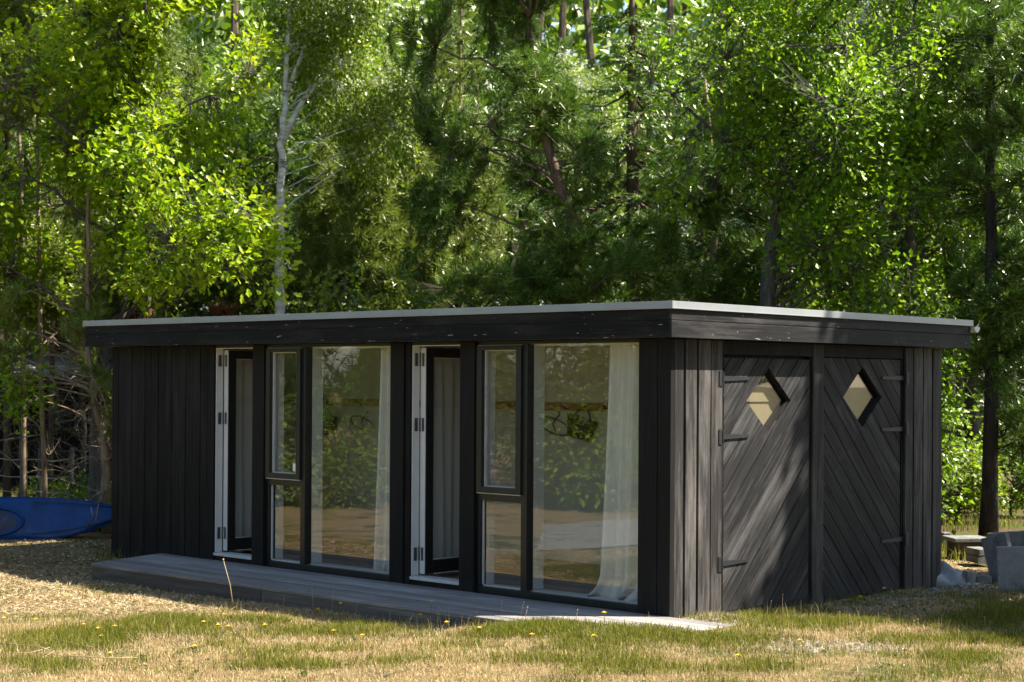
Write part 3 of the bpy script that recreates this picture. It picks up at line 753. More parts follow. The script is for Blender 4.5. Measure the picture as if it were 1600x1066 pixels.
LM = {
 'oak': mat_leaf('sunny_oak_leaves', (.08, .17, .007), (.19, .29, .010), (.33, .38, .02), (1.5, 1.45, .7), .46),
 'green': mat_leaf('green_oak_leaves', (.06, .14, .010), (.13, .235, .014), (.25, .34, .022), (1.5, 1.5, .7), .45),
 'birch': mat_leaf('birch_leaves', (.07, .13, .014), (.155, .225, .024), (.27, .33, .05), (1.5, 1.5, .7), .48, .08),
 'pine': mat_leaf('dark_pine_needles', (.04, .085, .012), (.075, .145, .016), (.15, .22, .03), (1.2, 1.3, .7), .25, .25),
 'olive': mat_leaf('olive_pine_needles', (.07, .115, .02), (.14, .20, .032), (.25, .30, .055), (1.3, 1.3, .7), .32, .25),
 'spruce': mat_leaf('spruce_sprigs', (.03, .08, .008), (.075, .17, .012), (.24, .36, .025), (1.4, 1.5, .6), .3, .25),
 'wood': mat_leaf('far_wood_leaves', (.055, .10, .012), (.12, .19, .02), (.25, .31, .04), (1.3, 1.4, .7), .35, .2),
 'dim': mat_leaf('dull_green_leaves', (.03, .06, .012), (.06, .10, .018), (.12, .17, .03), (1.4, 1.4, .7), .35),
 'rust': mat_leaf('rusty_dead_needles', (.07, .028, .012), (.15, .06, .025), (.22, .11, .05), (1.2, 1, .8), .25, .2),
}
BK = {
 'pine': mat_bark('pine_bark', (.035, .025, .018), (.10, .072, .048), (.20, .15, .10)),
 'tan': mat_bark('pale_pine_bark', (.09, .065, .04), (.22, .165, .105), (.36, .28, .19)),
 'grey': mat_bark('grey_bark', (.03, .028, .024), (.085, .078, .065), (.17, .155, .13)),
 'dark': mat_bark('dark_bark', (.014, .011, .009), (.035, .028, .022), (.08, .06, .045)),
 'birch': mat_birch(),
}

def gbase(px, dep):
    p = at(px, 700, dep); return np.array([p[0], p[1], float(gz(p[0], p[1]))])
def rel(base, px, py, dep): return at(px, py, dep)-base
def cr(base, px, py, dep, rx, ry, rz):
    p = at(px, py, dep)-base; return (p[0], p[1], p[2], rx, ry, rz)

# --- big sunny oak behind the far bay of the cabin
B = gbase(150, 21.)
tree('oak_tree', 'bright yellow-green oak leaning over the far end of the cabin roof', 'tree', B,
     [(0, 0, 0), rel(B, 160, 600, 21), rel(B, 190, 380, 20.8), rel(B, 210, 150, 20.6), rel(B, 230, -120, 20.5)], .14,
     [cr(B, 280, 330, 20, 1.15, 1.2, 1.1), cr(B, 120, 300, 20.3, 1.3, 1.2, .95), cr(B, 290, 90, 20.2, .95, 1.1, 1.0), cr(B, 70, 90, 20.4, 1.35, 1.2, 1.0), cr(B, 60, 250, 20.6, .9, .9, .8),
      cr(B, 170, -60, 20.5, 1.6, 1.5, .8), cr(B, 385, 400, 19.6, .55, .6, .6), cr(B, 30, 390, 20.4, .6, .7, .4)],
     3300, 'oak', .104, LM['oak'], BK['grey'], 21, nlimb=44, per=7, spread=.075, thr=.0, shell=.5, nf=1.5)
# --- birch with forked pale trunk
B = gbase(438, 23.)
rb = lambda x, y: rel(B, x, y, 23.)
tree('birch_tree', 'white-barked birch with a forked trunk rising behind the cabin roof', 'tree', B,
     [(0, 0, 0), rb(437, 480), rb(438, 330), rb(441, 235), rb(446, 150), rb(452, 20), rb(456, -150)], .082,
     [cr(B, 520, -60, 23, 1.1, 1.0, 1.0), cr(B, 560, 80, 23.2, .85, .8, 1.1), cr(B, 600, 190, 23.3, .5, .6, .8), cr(B, 490, 60, 23.4, .5, .6, .8)],
     3000, 'small', .060, LM['birch'], BK['birch'], 31, nlimb=40, per=11, spread=.10, droop=.16, thr=-.3, shell=.3, limb_r=.008, twig_r=.0025,
     forks=[([rb(441, 225), rb(456, 188), rb(475, 155), rb(503, 124), rb(530, 128), rb(560, 145)], .05, .012), ([rb(446, 150), rb(470, 90), rb(488, 40), rb(500, -80)], .04, .015)])
# --- olive young conifers
def young_pine(px, dep, top, wid, label, seed, mat='olive', bark='tan', n=900, bot=470):
    B = gbase(px, dep); H = at(px, top, dep)[2]-B[2]
    zb = at(px, bot, dep)[2]-B[2]
    cw = [(0, 0, zb+(H-zb)*f, wid*s, wid*s, (H-zb)*.22) for f, s in ((.08, 1.0), (.3, .95), (.52, .78), (.75, .5), (.93, .22))]
    return tree('pine_tree', label, 'tree', B, [(0, 0, 0), (.03, .02, H*.4), (-.02, .03, H*.75), (0, 0, H)], .055, cw, n, 'needle', .14, LM[mat], BK[bark], seed,
         nlimb=44, per=34, spread=.12, thr=-.35, shell=.45, nf=1.8, limb_r=.012, lpos=.25)
young_pine(572, 24.2, 150, .62, 'slim olive-green young pine standing beside the white birch', 41, n=1100)
young_pine(505, 25, 190, .55, 'soft olive young pine tucked just behind the birch fork', 42, n=950)
young_pine(648, 24.6, 210, .6, 'olive young pine with a bare crooked stem next to the dark spreading pine', 43, n=800)
young_pine(715, 25.4, -60, .8, 'tall pale olive pine standing behind the dark spreading pine', 44, n=900, bot=400)
# --- dark spreading pine in the middle
B = gbase(870, 22.)
rb = lambda x, y, d=22.: rel(B, x, y, d)
tree('pine_tree', 'dark spreading pine with a leaning stem behind the middle of the roof', 'tree', B,
     [(0, 0, 0), rb(890, 450), rb(895, 340), rb(858, 240), rb(830, 120), rb(815, -130), rb(812, -400)], .11,
     [cr(B, 800, 400, 21.5, 1.2, 1.0, .55), cr(B, 730, 330, 21.8, .8, .8, .6), cr(B, 850, 260, 21.8, 1.1, 1.0, .6), cr(B, 770, 170, 22, 1.2, 1.0, .8), cr(B, 720, 60, 22.3, 1.0, 1.0, .8), cr(B, 810, -60, 22.3, 1.1, 1.0, .7), cr(B, 765, -120, 20.8, 1.1, .75, .7), cr(B, 800, -230, 20.7, 1.2, .75, .7), cr(B, 830, -330, 20.8, .9, .7, .6), (*(np.array((-5.7, 4.9, 7.7))-B), 1.1, .9, .7), (*(np.array((-6.6, 4.4, 7.7))-B), 1.0, .8, .7), cr(B, 930, 420, 21.6, .9, .8, .45), cr(B, 1040, 400, 21.4, .8, .7, .6), cr(B, 690, 440, 21.5, .7, .7, .4)],
     3700, 'needle', .14, LM['pine'], BK['pine'], 51, nlimb=50, per=36, spread=.14, thr=-.2, nf=1.2, lpos=.35, dead=14)
# --- spruce with bright tips
B = gbase(985, 23.3)
spruce('spruce_tree', 'tall spruce with bright drooping branch tips behind the middle of the roof', B, 8.8, 2.0, 1.5, 61, LM['spruce'], BK['pine'], .17)
# --- fresh green oak on the other side
B = gbase(1190, 21.)
rb = lambda x, y, d=21.: rel(B, x, y, d)
tree('oak_tree', 'fresh green oak spreading above the near corner of the roof', 'tree', B,
     [(0, 0, 0), rb(1200, 430), rb(1225, 250), rb(1240, 80), rb(1250, -120)], .12,
     [cr(B, 1130, 120, 20.3, 1.0, 1.0, .9), cr(B, 1250, 200, 20.4, 1.1, 1.0, .9), cr(B, 1180, 330, 20.3, .9, .9, .7), cr(B, 1080, 250, 20.3, .55, .6, .55), cr(B, 1320, 330, 20.6, .9, .9, .9), cr(B, 1350, 90, 20.6, 1.1, 1.0, 1.0), cr(B, 1220, -60, 20.5, 1.3, 1.2, .7)],
     3000, 'oak', .088, LM['green'], BK['grey'], 71, nlimb=40, per=6, spread=.11, thr=-.15, shell=.4, nf=1.4)
B = gbase(1440, 23.)
rb = lambda x, y, d=23.: rel(B, x, y, d)
beech = tree('beech_tree', 'thin-stemmed leafy beech standing over the gutter end of the roof', 'tree', B,
     [(0, 0, 0), rb(1425, 400), rb(1415, 250), rb(1425, 80), rb(1440, -150)], .085,
     [cr(B, 1420, 140, 22.8, 1.1, 1.0, .9), cr(B, 1500, 260, 22.8, 1.0, 1.0, .9), cr(B, 1400, 330, 23, .9, .9, .8), cr(B, 1560, 80, 23, 1.1, 1.1, 1.0), cr(B, 1450, -80, 23, 1.3, 1.2, .7), cr(B, 1540, 420, 23.2, .8, .8, .6)],
     2300, 'small', .082, LM['green'], BK['grey'], 72, nlimb=36, per=8, spread=.12, thr=-.12, nf=1.4)
B = gbase(1375, 25.); rb = lambda x, y, d=25.: rel(B, x, y, d)
tree('birch_tree', 'slender pale birch stem among the leaves right of the green oak'.replace('right of', 'beside'), 'tree', B,
     [(0, 0, 0), rb(1385, 400), rb(1378, 220), rb(1372, 90), rb(1380, -60), rb(1390, -350)], .075,
     [cr(B, 1380, 60, 25, 1.0, 1.0, 1.0), cr(B, 1330, 240, 25, .7, .7, .9), cr(B, 1390, -200, 25, 1.4, 1.4, 1.3), cr(B, 1430, 280, 25, .7, .7, .8)],
     1300, 'small', .065, LM['birch'], BK['birch'], 73, nlimb=20, per=10, spread=.12, droop=.12, thr=-.1)
# --- dark pines by the shaded end
def big_pine(px, dep, label, seed, H=13., crown=None, n=1900, tr=.13, bark='dark', mat='pine', lean=0., dead=10, per=34, group=None):
    B = gbase(px, dep)
    return tree('pine_tree', label, 'tree', B, [(0, 0, 0), (lean*.3, 0, H*.25), (lean*.6, .05, H*.5), (lean, 0, H)], tr,
         crown or [(0, 0, H*.8, 1.6, 1.6, H*.2), (0, 0, H*.55, 1.9, 1.9, H*.16), (0, 0, H*.38, 1.6, 1.6, H*.1)], n, 'needle', .15, LM[mat], BK[bark], seed,
         nlimb=50, per=per, spread=.14, thr=-.2, nf=1.2, lpos=.3, dead=dead, group=group)
B = gbase(1545, 20.5)
tree('pine_tree', 'dark low-branched pine behind the leaning concrete slabs', 'tree', B, [(0, 0, 0), (.02, 0, 3), (-.05, .1, 6), (0, 0, 9.5)], .105,
     [cr(B, 1550, 440, 20.3, .9, .9, .6), cr(B, 1510, 560, 20.4, .7, .7, .5), cr(B, 1590, 600, 20, .7, .8, .6), cr(B, 1560, 680, 20.3, .85, .8, .35), cr(B, 1530, 300, 20.6, .8, .9, .8), cr(B, 1620, 400, 20.4, 1., 1., 1.2), cr(B, 1560, 100, 20.6, .9, .9, 1.0)],
     2100, 'needle', .14, LM['pine'], BK['dark'], 81, nlimb=46, per=34, spread=.14, thr=-.15, nf=1.4, lpos=.3, dead=8)
p_a = big_pine(1478, 24, 'thick dark pine trunk standing behind the gutter end of the roof', 82, 8.6, n=1700, tr=.16)
B = gbase(1100, 22.5)
tree('pine_tree', 'low dark pine with dead twigs just behind the roof corner', 'tree', B, [(0, 0, 0), (0, 0, 2), (.1, .1, 4.2), (0, 0, 6)], .08,
     [cr(B, 1100, 410, 22, .9, .8, .5), cr(B, 1160, 430, 22, .7, .7, .45), cr(B, 1060, 330, 22.2, .6, .6, .5), cr(B, 1110, 280, 22.4, .5, .5, .5)],
     900, 'needle', .14, LM['pine'], BK['tan'], 83, nlimb=30, per=34, spread=.13, thr=-.1, nf=1.5, lpos=.25, dead=14)
# --- slim bare-stemmed pines on the dry side
def stem_pine(px, dep, top_px, tr, bark, label, seed, crown_at=(-60, 120), n=500, dead=22, mat='olive', cw=.9):
    B = gbase(px, dep); T = at(top_px, -150, dep)-B
    m1 = T*.35+np.array([(seed % 5-2)*.05, (seed % 3-1)*.05, 0])
    crown = [cr(B, top_px+(px-top_px)*.1, y, dep, cw, cw, .8) for y in crown_at]
    return tree('pine_tree', label, 'tree', B, [(0, 0, 0), m1, T*.7, T], tr, crown, n, 'needle', .14, LM[mat], BK[bark], seed, nlimb=20, per=30, spread=.14, thr=-.2, nf=1.3, lpos=.3, dead=dead)
stem_pine(72, 21.5, 52, .036, 'tan', 'pale straight slim pine stem rising behind the blue kayak', 91, dead=10)
stem_pine(82, 23.5, 70, .044, 'pine', 'brown pine stem close beside the pale slim one behind the kayak', 92, crown_at=(0, 330), n=600)
stem_pine(12, 23, 10, .055, 'pine', 'thick rough pine stem at the very edge beyond the fence', 93)
stem_pine(36, 22, 28, .045, 'tan', 'pine stem by the fence with the leafy oak sapling before it', 94, dead=14, crown_at=(60, 420), n=600)
stem_pine(195, 25, 196, .07, 'grey', 'grey pine stem seen between oak leaves over the roof edge', 95, dead=10)
stem_pine(240, 26, 236, .06, 'pine', 'brown pine stem deep behind the bright oak', 96, dead=10)
B = gbase(168, 20.5); rb = lambda x, y: rel(B, x, y, 20.5)
tree('pine_tree', 'crooked pine full of pale dead branches beside the far cabin corner', 'tree', B, [(0, 0, 0), rb(167, 720), rb(158, 660), rb(145, 600), rb(138, 540), rb(136, 420), rb(138, 250), rb(150, 60)], .062,
     [cr(B, 110, 490, 20.3, .5, .5, .22), cr(B, 150, 640, 20.4, .45, .45, .35), cr(B, 120, 620, 20.6, .5, .5, .4), cr(B, 60, 480, 20.8, .5, .5, .35), cr(B, 160, 720, 20.4, .3, .3, .35), cr(B, 30, 560, 21, .5, .5, .5), cr(B, 140, 450, 21, .6, .6, .4)],
     620, 'needle', .13, LM['olive'], BK['tan'], 97, nlimb=30, per=26, spread=.13, thr=-.1, nf=1.6, lpos=.2, dead=46)
B = gbase(128, 22.5)
tree('pine_tree', 'twiggy half-dead pine before the dark hut', 'tree', B, [(0, 0, 0), (.05, 0, 1.2), (-.05, .05, 2.4), (.05, 0, 4.2)], .045,
     [cr(B, 128, 470, 22.3, .5, .5, .4), cr(B, 100, 600, 22.4, .4, .4, .5), cr(B, 150, 560, 22.4, .4, .4, .5)], 330, 'needle', .13, LM['olive'], BK['grey'], 98, nlimb=20, per=24, spread=.12, dead=50, lpos=.2)
B = gbase(30, 20.3)
tree('oak_sapling', 'small oak sapling with a few bright leaves above the kayak', 'tree', B, [(0, 0, 0), (.03, 0, .8), (-.02, .02, 1.5), rel(B, 32, 560, 20.3)], .018,
     [cr(B, 38, 580, 20.2, .2, .2, .15), cr(B, 25, 615, 20.2, .28, .25, .2), cr(B, 35, 645, 20.2, .16, .2, .12)], 60, 'oak', .085, LM['oak'], BK['grey'], 99, nlimb=8, per=8, spread=.08, thr=-1)
B = gbase(214, 21.8)
tree('dead_shrub', 'rusty brown dead shrub just above the far end of the roof', 'shrub', B, [(0, 0, 0), (0, 0, 1.4), rel(B, 214, 490, 21.8)], .03,
     [cr(B, 216, 490, 21.7, .16, .15, .10), cr(B, 345, 488, 22, .16, .15, .08)], 60, 'needle', .13, LM['rust'], BK['dark'], 100, nlimb=12, per=26, spread=.1, thr=-1, dead=4)
# --- undergrowth shrubs near the shaded end and behind the kayak
def shrub(px, dep, w, h, label, seed, mat='birch', n=260, kind='small', ls=.06):
    B = gbase(px, dep)
    return tree('leafy_shrub', label, 'shrub', B, [(0, 0, 0), (.03, 0, h*.5), (0, .02, h*.9)], .02, [(0, 0, h*.55, w, w, h*.45), (w*.6, .1, h*.4, w*.6, w*.6, h*.35), (-w*.6, -.1, h*.4, w*.6, w*.6, h*.35)],
         n, kind, ls, LM[mat], BK['grey'], seed, nlimb=14, per=9, spread=.09, thr=-.3, nf=2., shell=.3)
shrub(1495, 23, .5, 1.1, 'low pale green shrub between the cabin and the dark pine trunk', 111)
shrub(1580, 24, .6, 1.3, 'bright green shrub behind the tallest leaning slab', 112, 'green', 300)
shrub(120, 21.8, .5, .6, 'small dark green bush behind the kayak tip', 113, 'green', 200)
shrub(55, 23.6, .5, .5, 'small green bush under the wire fence', 114, 'green', 180)
shrub(1140, 19.6, .28, 3.0, 'leafy oak shoot poking up behind the roof corner', 115, 'green', 120, 'oak', .1)
shrub(1275, 20, .4, 3.1, 'leafy oak shoot poking up behind the sunny roof trim', 116, 'green', 160, 'oak', .1)

for px, dep, w_, h_, lab, sd, mt, n_ in ((1330, 20.6, .75, 3.6, 'bushy young oak in full leaf behind the sunny half of the end fascia', 121, 'green', 520), (1420, 21.5, .7, 3.5, 'bushy young oak in full leaf behind the shaded half of the end fascia', 122, 'green', 480),
        (1215, 21.8, .8, 3.7, 'yellowish young beech filling the gap under the fresh green oak', 123, 'birch', 520), (520, 22.2, .7, 3.4, 'low yellow-green young beech right behind the roof beside the birch', 124, 'birch', 420), (640, 22.6, .7, 3.2, 'low olive young beech behind the roof below the crooked pine', 126, 'birch', 360)):
    shrub(px, dep, w_, h_, lab, sd, mt, n_, 'small', .085)
# --- more trees of the wood behind (copies, each its own object)
lib = {o.name: o for o in COL.objects if o.parent is None and o.name.split('.')[0] in ('pine_tree', 'oak_tree', 'birch_tree', 'spruce_tree', 'beech_tree')}
oakA, oakB = lib['oak_tree'], lib['oak_tree.001']; birA, birB = lib['birch_tree'], lib['birch_tree.001']
WOODS = 'trees standing in the wood behind the cabin'
spr = bpy.data.objects['spruce_tree']
row = [(-150, 22.5, oakA), (-60, 27, p_a), (90, 31, spr), (260, 29, p_a), (350, 32, oakB), (430, 30, spr), (540, 29, p_a), (620, 33, oakB), (700, 31, spr), (800, 29, p_a), (880, 31, birA), (1010, 33, p_a), (1120, 28, spr),
       (1210, 29, birA), (1290, 27, p_a), (1350, 32, oakB), (1430, 30, spr), (1520, 28, oakB), (1600, 27, p_a), (1690, 30, oakB), (-170, 30, oakB), (1800, 28, p_a), (-300, 28, spr)]
for i, (px, dep, src) in enumerate(row):
    kind = src.name.split('.')[0].split('_')[0]
    dup(src, tuple(gbase(px, dep)), i*1.7+.4, .92+.16*((i*37) % 10)/10, '%s deep in the wood, half hidden behind the front row of trees' % {'pine': 'dark pine', 'spruce': 'tall spruce', 'oak': 'green oak', 'birch': 'pale birch'}[kind], WOODS)
# trees beside the clearing that shade the end wall and the grass
# trees opposite the windows, seen in the glass
for i, (x, y, src, s) in enumerate([(-13, -13, oakB, .9), (-17, -11, p_a, 1.), (-20, -17, spr, 1.), (-10.5, -17, p_a, .9), (-15, -19, oakA, 1.), (-22, -8, oakB, 1.), (-8, -21, spr, 1.), (-26, -14, p_a, 1.1), (-25, -22, spr, 1.1), (-12, -24, p_a, 1.1), (-4, -24, oakB, 1.)]):
    kind = src.name.split('.')[0].split('_')[0]
    dup(src, (x, y, float(gz(x, y))), i*2.1, s, '%s across the clearing, mirrored in the cabin windows' % {'pine': 'dark pine', 'spruce': 'tall spruce', 'oak': 'green oak', 'birch': 'pale birch'}[kind], 'trees across the clearing facing the windows')

MIR = 'bushes across the lawn facing the windows'
def big_bush(x, y, w, h, seed, mat, label, n=900, kind='small', ls=.11):
    return tree('tall_bush', label, 'bush', (x, y, float(gz(x, y))), [(0, 0, 0), (.03, 0, h*.5), (0, .02, h*.9)], .04,
        [(0, 0, h*.5, w, w, h*.5), (w*.5, .1, h*.3, w*.7, w*.7, h*.32), (-w*.5, -.1, h*.3, w*.7, w*.7, h*.32)], n, kind, ls, LM[mat], BK['grey'], seed, nlimb=18, per=9, spread=.16, thr=-.5, nf=1.5, shell=.3, group=MIR)
bA = big_bush(-9.2, -9.4, 1.3, 3.6, 701, 'dim', 'leafy green bush across the lawn, mirrored in the cabin windows')
bB = big_bush(-12, -9.2, 1.4, 4.2, 702, 'pine', 'dark evergreen bush across the lawn, mirrored in the cabin windows', 700, 'needle', .22)
big_bush(-8.3, -9.0, .8, 1.5, 703, 'green', 'low bright leafy bush at the lawn edge, mirrored in the pane nearest the plank doors', 420, 'small', .10)
big_bush(-10.9, -6.4, .6, 1.1, 704, 'birch', 'low pale bush at the lawn edge, mirrored in the pane between the open doors', 300, 'small', .07)
big_bush(-12.2, -6.0, .7, 1.0, 705, 'olive', 'low straw-green bush at the lawn edge, mirrored beside the pale bush', 260, 'small', .08)
for i, (x, y, s_) in enumerate([(-14.5, -7.4, 1.), (-6.8, -10.6, 1.05), (-16.5, -6.4, 1.1), (-10.6, -11.6, 1.2), (-11.3, -7.6, .8), (-13.3, -5.9, .9), (-4.2, -11.4, 1.), (-19.5, -5.2, 1.2), (-13.5, -11.2, 1.2), (-23.5, -6, 1.3), (-8, -12.5, 1.2), (-17, -10.5, 1.3), (-2, -12.8, 1.1), (-27, -6, 1.4)]):
    dup((bB, bB, bA, bB)[i % 4], (x, y, float(gz(x, y))), i*1.9, s_)
# --- far wood: one mass
g = np.random.default_rng(400); fm = MB(); tm = MB()
n = 200000
dep = 35+26*g.random(n)**1.2; lat = (g.random(n)*2-1)*(.56*dep+6); zz = 14*g.random(n)
P = CAM+dep[:, None]*fw0+lat[:, None]*rt0; P[:, 2] = -.2+zz
keep = clump_noise(P*np.array([1, 1, .8]), np.random.default_rng(9), .42) > .22; P = P[keep]; n = len(P)
leaves(fm, P, g.normal(0, 1, (n, 3)), g.normal(0, .6, (n, 3))+np.array([.3, 0, .8]), .26+.26*g.random(n), 'broad')
for i in range(150):
    d = 34+26*g.random(); l = (g.random()*2-1)*(.5*d+4); p = CAM+d*fw0+l*rt0; p[2] = -.2
    tm.tube([p, p+np.array([g.normal(0, .2), g.normal(0, .2), 6]), p+np.array([g.normal(0, .4), g.normal(0, .4), 13])], [.14, .11, .05], 6)
n = 150000
dep = 62+12*g.random(n); lat = (g.random(n)*2-1)*(.6*dep+6); zz = 23*g.random(n)
P = CAM+dep[:, None]*fw0+lat[:, None]*rt0; P[:, 2] = -.2+zz; P = P[clump_noise(P, np.random.default_rng(19), .3) > -.35]; n = len(P)
leaves(fm, P, g.normal(0, 1, (n, 3)), g.normal(0, .6, (n, 3))+np.array([.3, 0, .8]), .24+.24*g.random(n), 'broad')
fw_o = fm.build('far_woods', LM['wood']); props(fw_o, kind='stuff')
props(tm.build('far_trunks', BK['pine']), kind='stuff')

# ------------------------------------------------------------------ off-picture shade trees (sun side)
def shade_tree(x, y, crown, n, label, seed, H):
    return tree('oak_tree', label, 'tree', (x, y, float(gz(x, y))), [(0, 0, 0), (.05, 0, H*.4), (0, .1, H*.75), (0, 0, H)], .16, crown, n, 'broad', .16, LM['green'], BK['grey'], seed, nlimb=26, per=8, spread=.16, thr=-.5, shell=.2, nf=1.2)
SUN_EL, SUN = R(52.5), np.array([.741, .671])
SV = np.array([SUN[0]*math.cos(SUN_EL), SUN[1]*math.cos(SUN_EL), math.sin(SUN_EL)])
def sunpt(p, t): return np.asarray(p, float)+SV*t
bx, by = 5.2, 6.6
cl = []
for (p, t, r) in [((0, 3.0, 1.3), 8.6, .95), ((0, 2.15, .35), 8.6, .60), ((0, 1.75, -.05), 8.6, .42), ((0, 3.9, 1.0), 8.8, 1.0), ((.9, 5.0, .1), 8.8, 1.0), ((0, 3.3, 2.2), 8.7, .7), ((.6, 2.3, -.1), 8.7, .75), ((1.6, 2.6, -.1), 8.6, 1.0), ((0, 4.2, 2.2), 8.6, 1.2), ((0, 3.2, .4), 8.4, .9), ((0, 2.75, 1.9), 8.9, .6), ((2.6, 2.1, -.1), 8.4, .95), ((-1.2, 4.6, 2.4), 9., 1.3), ((3.2, 3.6, -.1), 8.4, 1.2)]:
    q = sunpt(p, t)-np.array([bx, by, 0]); cl.append((q[0], q[1], q[2], r, r, r*.9))
shade_tree(bx, by, cl, 9500, 'broad green oak beside the clearing, shading the plank doors', 130, 9.)
for i, (x, y, src, s) in enumerate([(9.5, 15, p_a, .8), (4.5, 19, oakB, .8), (9.4, 5.2, oakB, 1.1), (8.4, 9.6, oakB, 1.15), (9.8, 1.3, oakB, 1.25), (8.8, -2.8, oakB, 1.4), (11, -1., p_a, 1.5), (10.8, 3.4, spr, 1.1), (11.4, 7.4, p_a, 1.4), (12.5, 6, oakB, 1.1), (13.5, 1.5, p_a, 1.), (12.5, -2.5, oakB, 1.), (14, -6, p_a, 1.), (15.5, 4, bA, 1.6), (14.5, -1, bB, 1.5), (12.3, 8.8, bB, 1.4), (15, -4, bA, 1.5)]):  # unseen trees added to keep sky light and ground bounce off the end wall
    kind = src.name.split('.')[0].split('_')[0]
    dup(src, (x, y, float(gz(x, y))), i*1.3+.5, s, '%s added out of view on the sunny side to block sky light' % {'pine': 'dark pine', 'spruce': 'tall spruce', 'oak': 'green oak', 'tall': 'tall bush'}[kind], 'unseen trees added on the sunny side to block light')

# ------------------------------------------------------------------ kayak
def mat_kayak():
    m, nt, out = nodes('blue_kayak_plastic')
    n = noise(nt, coords(nt), 5., 5., .7)
    c = ramp(nt, n, [(.3, (.001, .022, .10)), (.7, (.002, .055, .21))])
    r = ramp(nt, noise(nt, coords(nt), 18., 4.), [(.3, (.22, .22, .22)), (.8, (.5, .5, .5))])
    p = pbsdf(nt, out, c, .3, 0., bump(nt, n, .15, .01), .22); L(nt, r, p.inputs['Roughness']); return m
MK = mat_kayak(); MK2 = mat_plain('dark_cockpit_plastic', (.002, .008, .035), .5)
kc = onG(0, 842); kc = np.array([kc[0], kc[1], 0]); kz = float(gz(kc[0], kc[1]))
ka = unit(rt0*1.0+fw0*.12); kn = unit(-fw0+np.array([0, 0, .28])+rt0*.05); kn = unit(kn-ka*(kn@ka)); kb = unit(np.cross(kn, ka));
if kb[2] < 0: kb = -kb
kayak = thing('kayak', 'blue plastic kayak lying on its side beside the cabin', 'kayak', (kc[0], kc[1], kz))
K0 = np.array([kc[0], kc[1], kz+.22])-ka*.12
def kp(u, b_, d): return K0+ka*u+kb*b_+kn*d
us = np.linspace(-1.62, 1.62, 49); hullG = []
def khw(u): return .275*max(0, 1-abs(u/1.66)**2.3)**.8+.004
def kdp(u): return .20*max(0, 1-abs(u/1.66)**4)**.8+.01
th = np.linspace(0, 2*math.pi, 41)
for u in us:
    w, d = khw(u), kdp(u); rowp = []
    rock = .10*abs(u/1.6)**2.2
    for t in th:
        c, s = math.cos(t), math.sin(t)
        bb = w*np.sign(c)*abs(c)**.75
        if s >= 0: dd = d*.36*s**.9       # deck side, gently crowned
        else: dd = -d*abs(s)**.62         # hull side
        if s > 0 and .45 < u < 1.25:      # hollowed foredeck panel
            q = math.sin((u-.45)/.8*math.pi)*max(0, s-.25)*1.2; dd -= .05*q
        rowp.append(kp(u, bb+rock*.9, dd))
    hullG.append(rowp)
b = MB(); b.grid(hullG); b.build('hull', MK, kayak, smooth=True)
cr_ = []
b = MB(); e2 = np.linspace(0, 2*math.pi, 41)
b.tube([kp(-.02+.42*math.cos(t), -.03+.175*math.sin(t), .085) for t in e2], .018, 8, False)
b.build('coaming', MK, kayak, smooth=True)
b = MB(); Gc = []
for f, dd in ((1.0, .088), (.97, .05), (.8, .055), (.45, .062), (.02, .064)): Gc.append([kp(-.02+.41*f*math.cos(t), -.03+.168*f*math.sin(t), dd+.022 if f < .9 else dd+.012) for t in e2])
b.grid(Gc); b.build('cockpit_cover', MK2, kayak, smooth=True)
b = MB(); b.tube([kp(x_, -khw(x_)*.98+.10*abs(x_/1.6)**2.2*.9, .01) for x_ in np.linspace(-1.5, 1.5, 30)], .009, 6)
b.tube([kp(x_, khw(x_)*.98+.10*abs(x_/1.6)**2.2*.9, .01) for x_ in np.linspace(-1.5, 1.5, 30)], .010, 6)
b.build('gunwale_seam', MK, kayak, smooth=True)
b = MB()
for sg in (-1, 1):
    b.tube([kp(x_, sg*(khw(x_)*.72)+.09*abs(x_/1.6)**2.2, khw(x_)*.30+.012) for x_ in np.linspace(.5, 1.42, 9)], .005, 5)
b.tube([kp(1.42, .05+.0, .055), kp(1.5, .07, .07), kp(1.56, .08, .05)], .009, 6)
b.build('deck_cord', M_IRON, kayak, smooth=True)

# ------------------------------------------------------------------ slabs and rubble by the shaded end
def mat_concrete(name, a, b_):
    m, nt, out = nodes(name); n = noise(nt, coords(nt), 9., 7., .75); n2 = noise(nt, coords(nt), 70., 3.)
    c = ramp(nt, n, [(.3, a), (.7, b_)]); c = mixc(nt, ramp(nt, n2, [(.62, (0, 0, 0)), (.7, (1, 1, 1))]), c, tuple(x*.5 for x in a))
    st = noise(nt, coords(nt, (1, 1, .45)), 4.5, 6., .75)
    c = mixc(nt, ramp(nt, st, [(.48, (0, 0, 0)), (.66, (.8, .8, .8))]), c, (.055, .058, .04))
    pbsdf(nt, out, c, .9, 0., bump(nt, math_(nt, 'ADD', n2, n), .7, .008), .2); return m
MC = mat_concrete('grey_concrete', (.1240, .1240, .1178), (.2232, .2232, .2108)); MC2 = mat_concrete('pale_concrete', (.1860, .1860, .1736), (.2852, .2790, .2604)); MBR = mat_concrete('brown_block', (.0372, .0279, .0217), (.0868, .0682, .0527))
def mat_tarp():
    m, nt, out = nodes('grey_tarpaulin'); n = noise(nt, coords(nt), 12., 5., .6)
    pbsdf(nt, out, ramp(nt, n, [(.3, (.20, .21, .22)), (.7, (.30, .31, .32))]), .45, 0., bump(nt, n, .6, .03), .4); return m
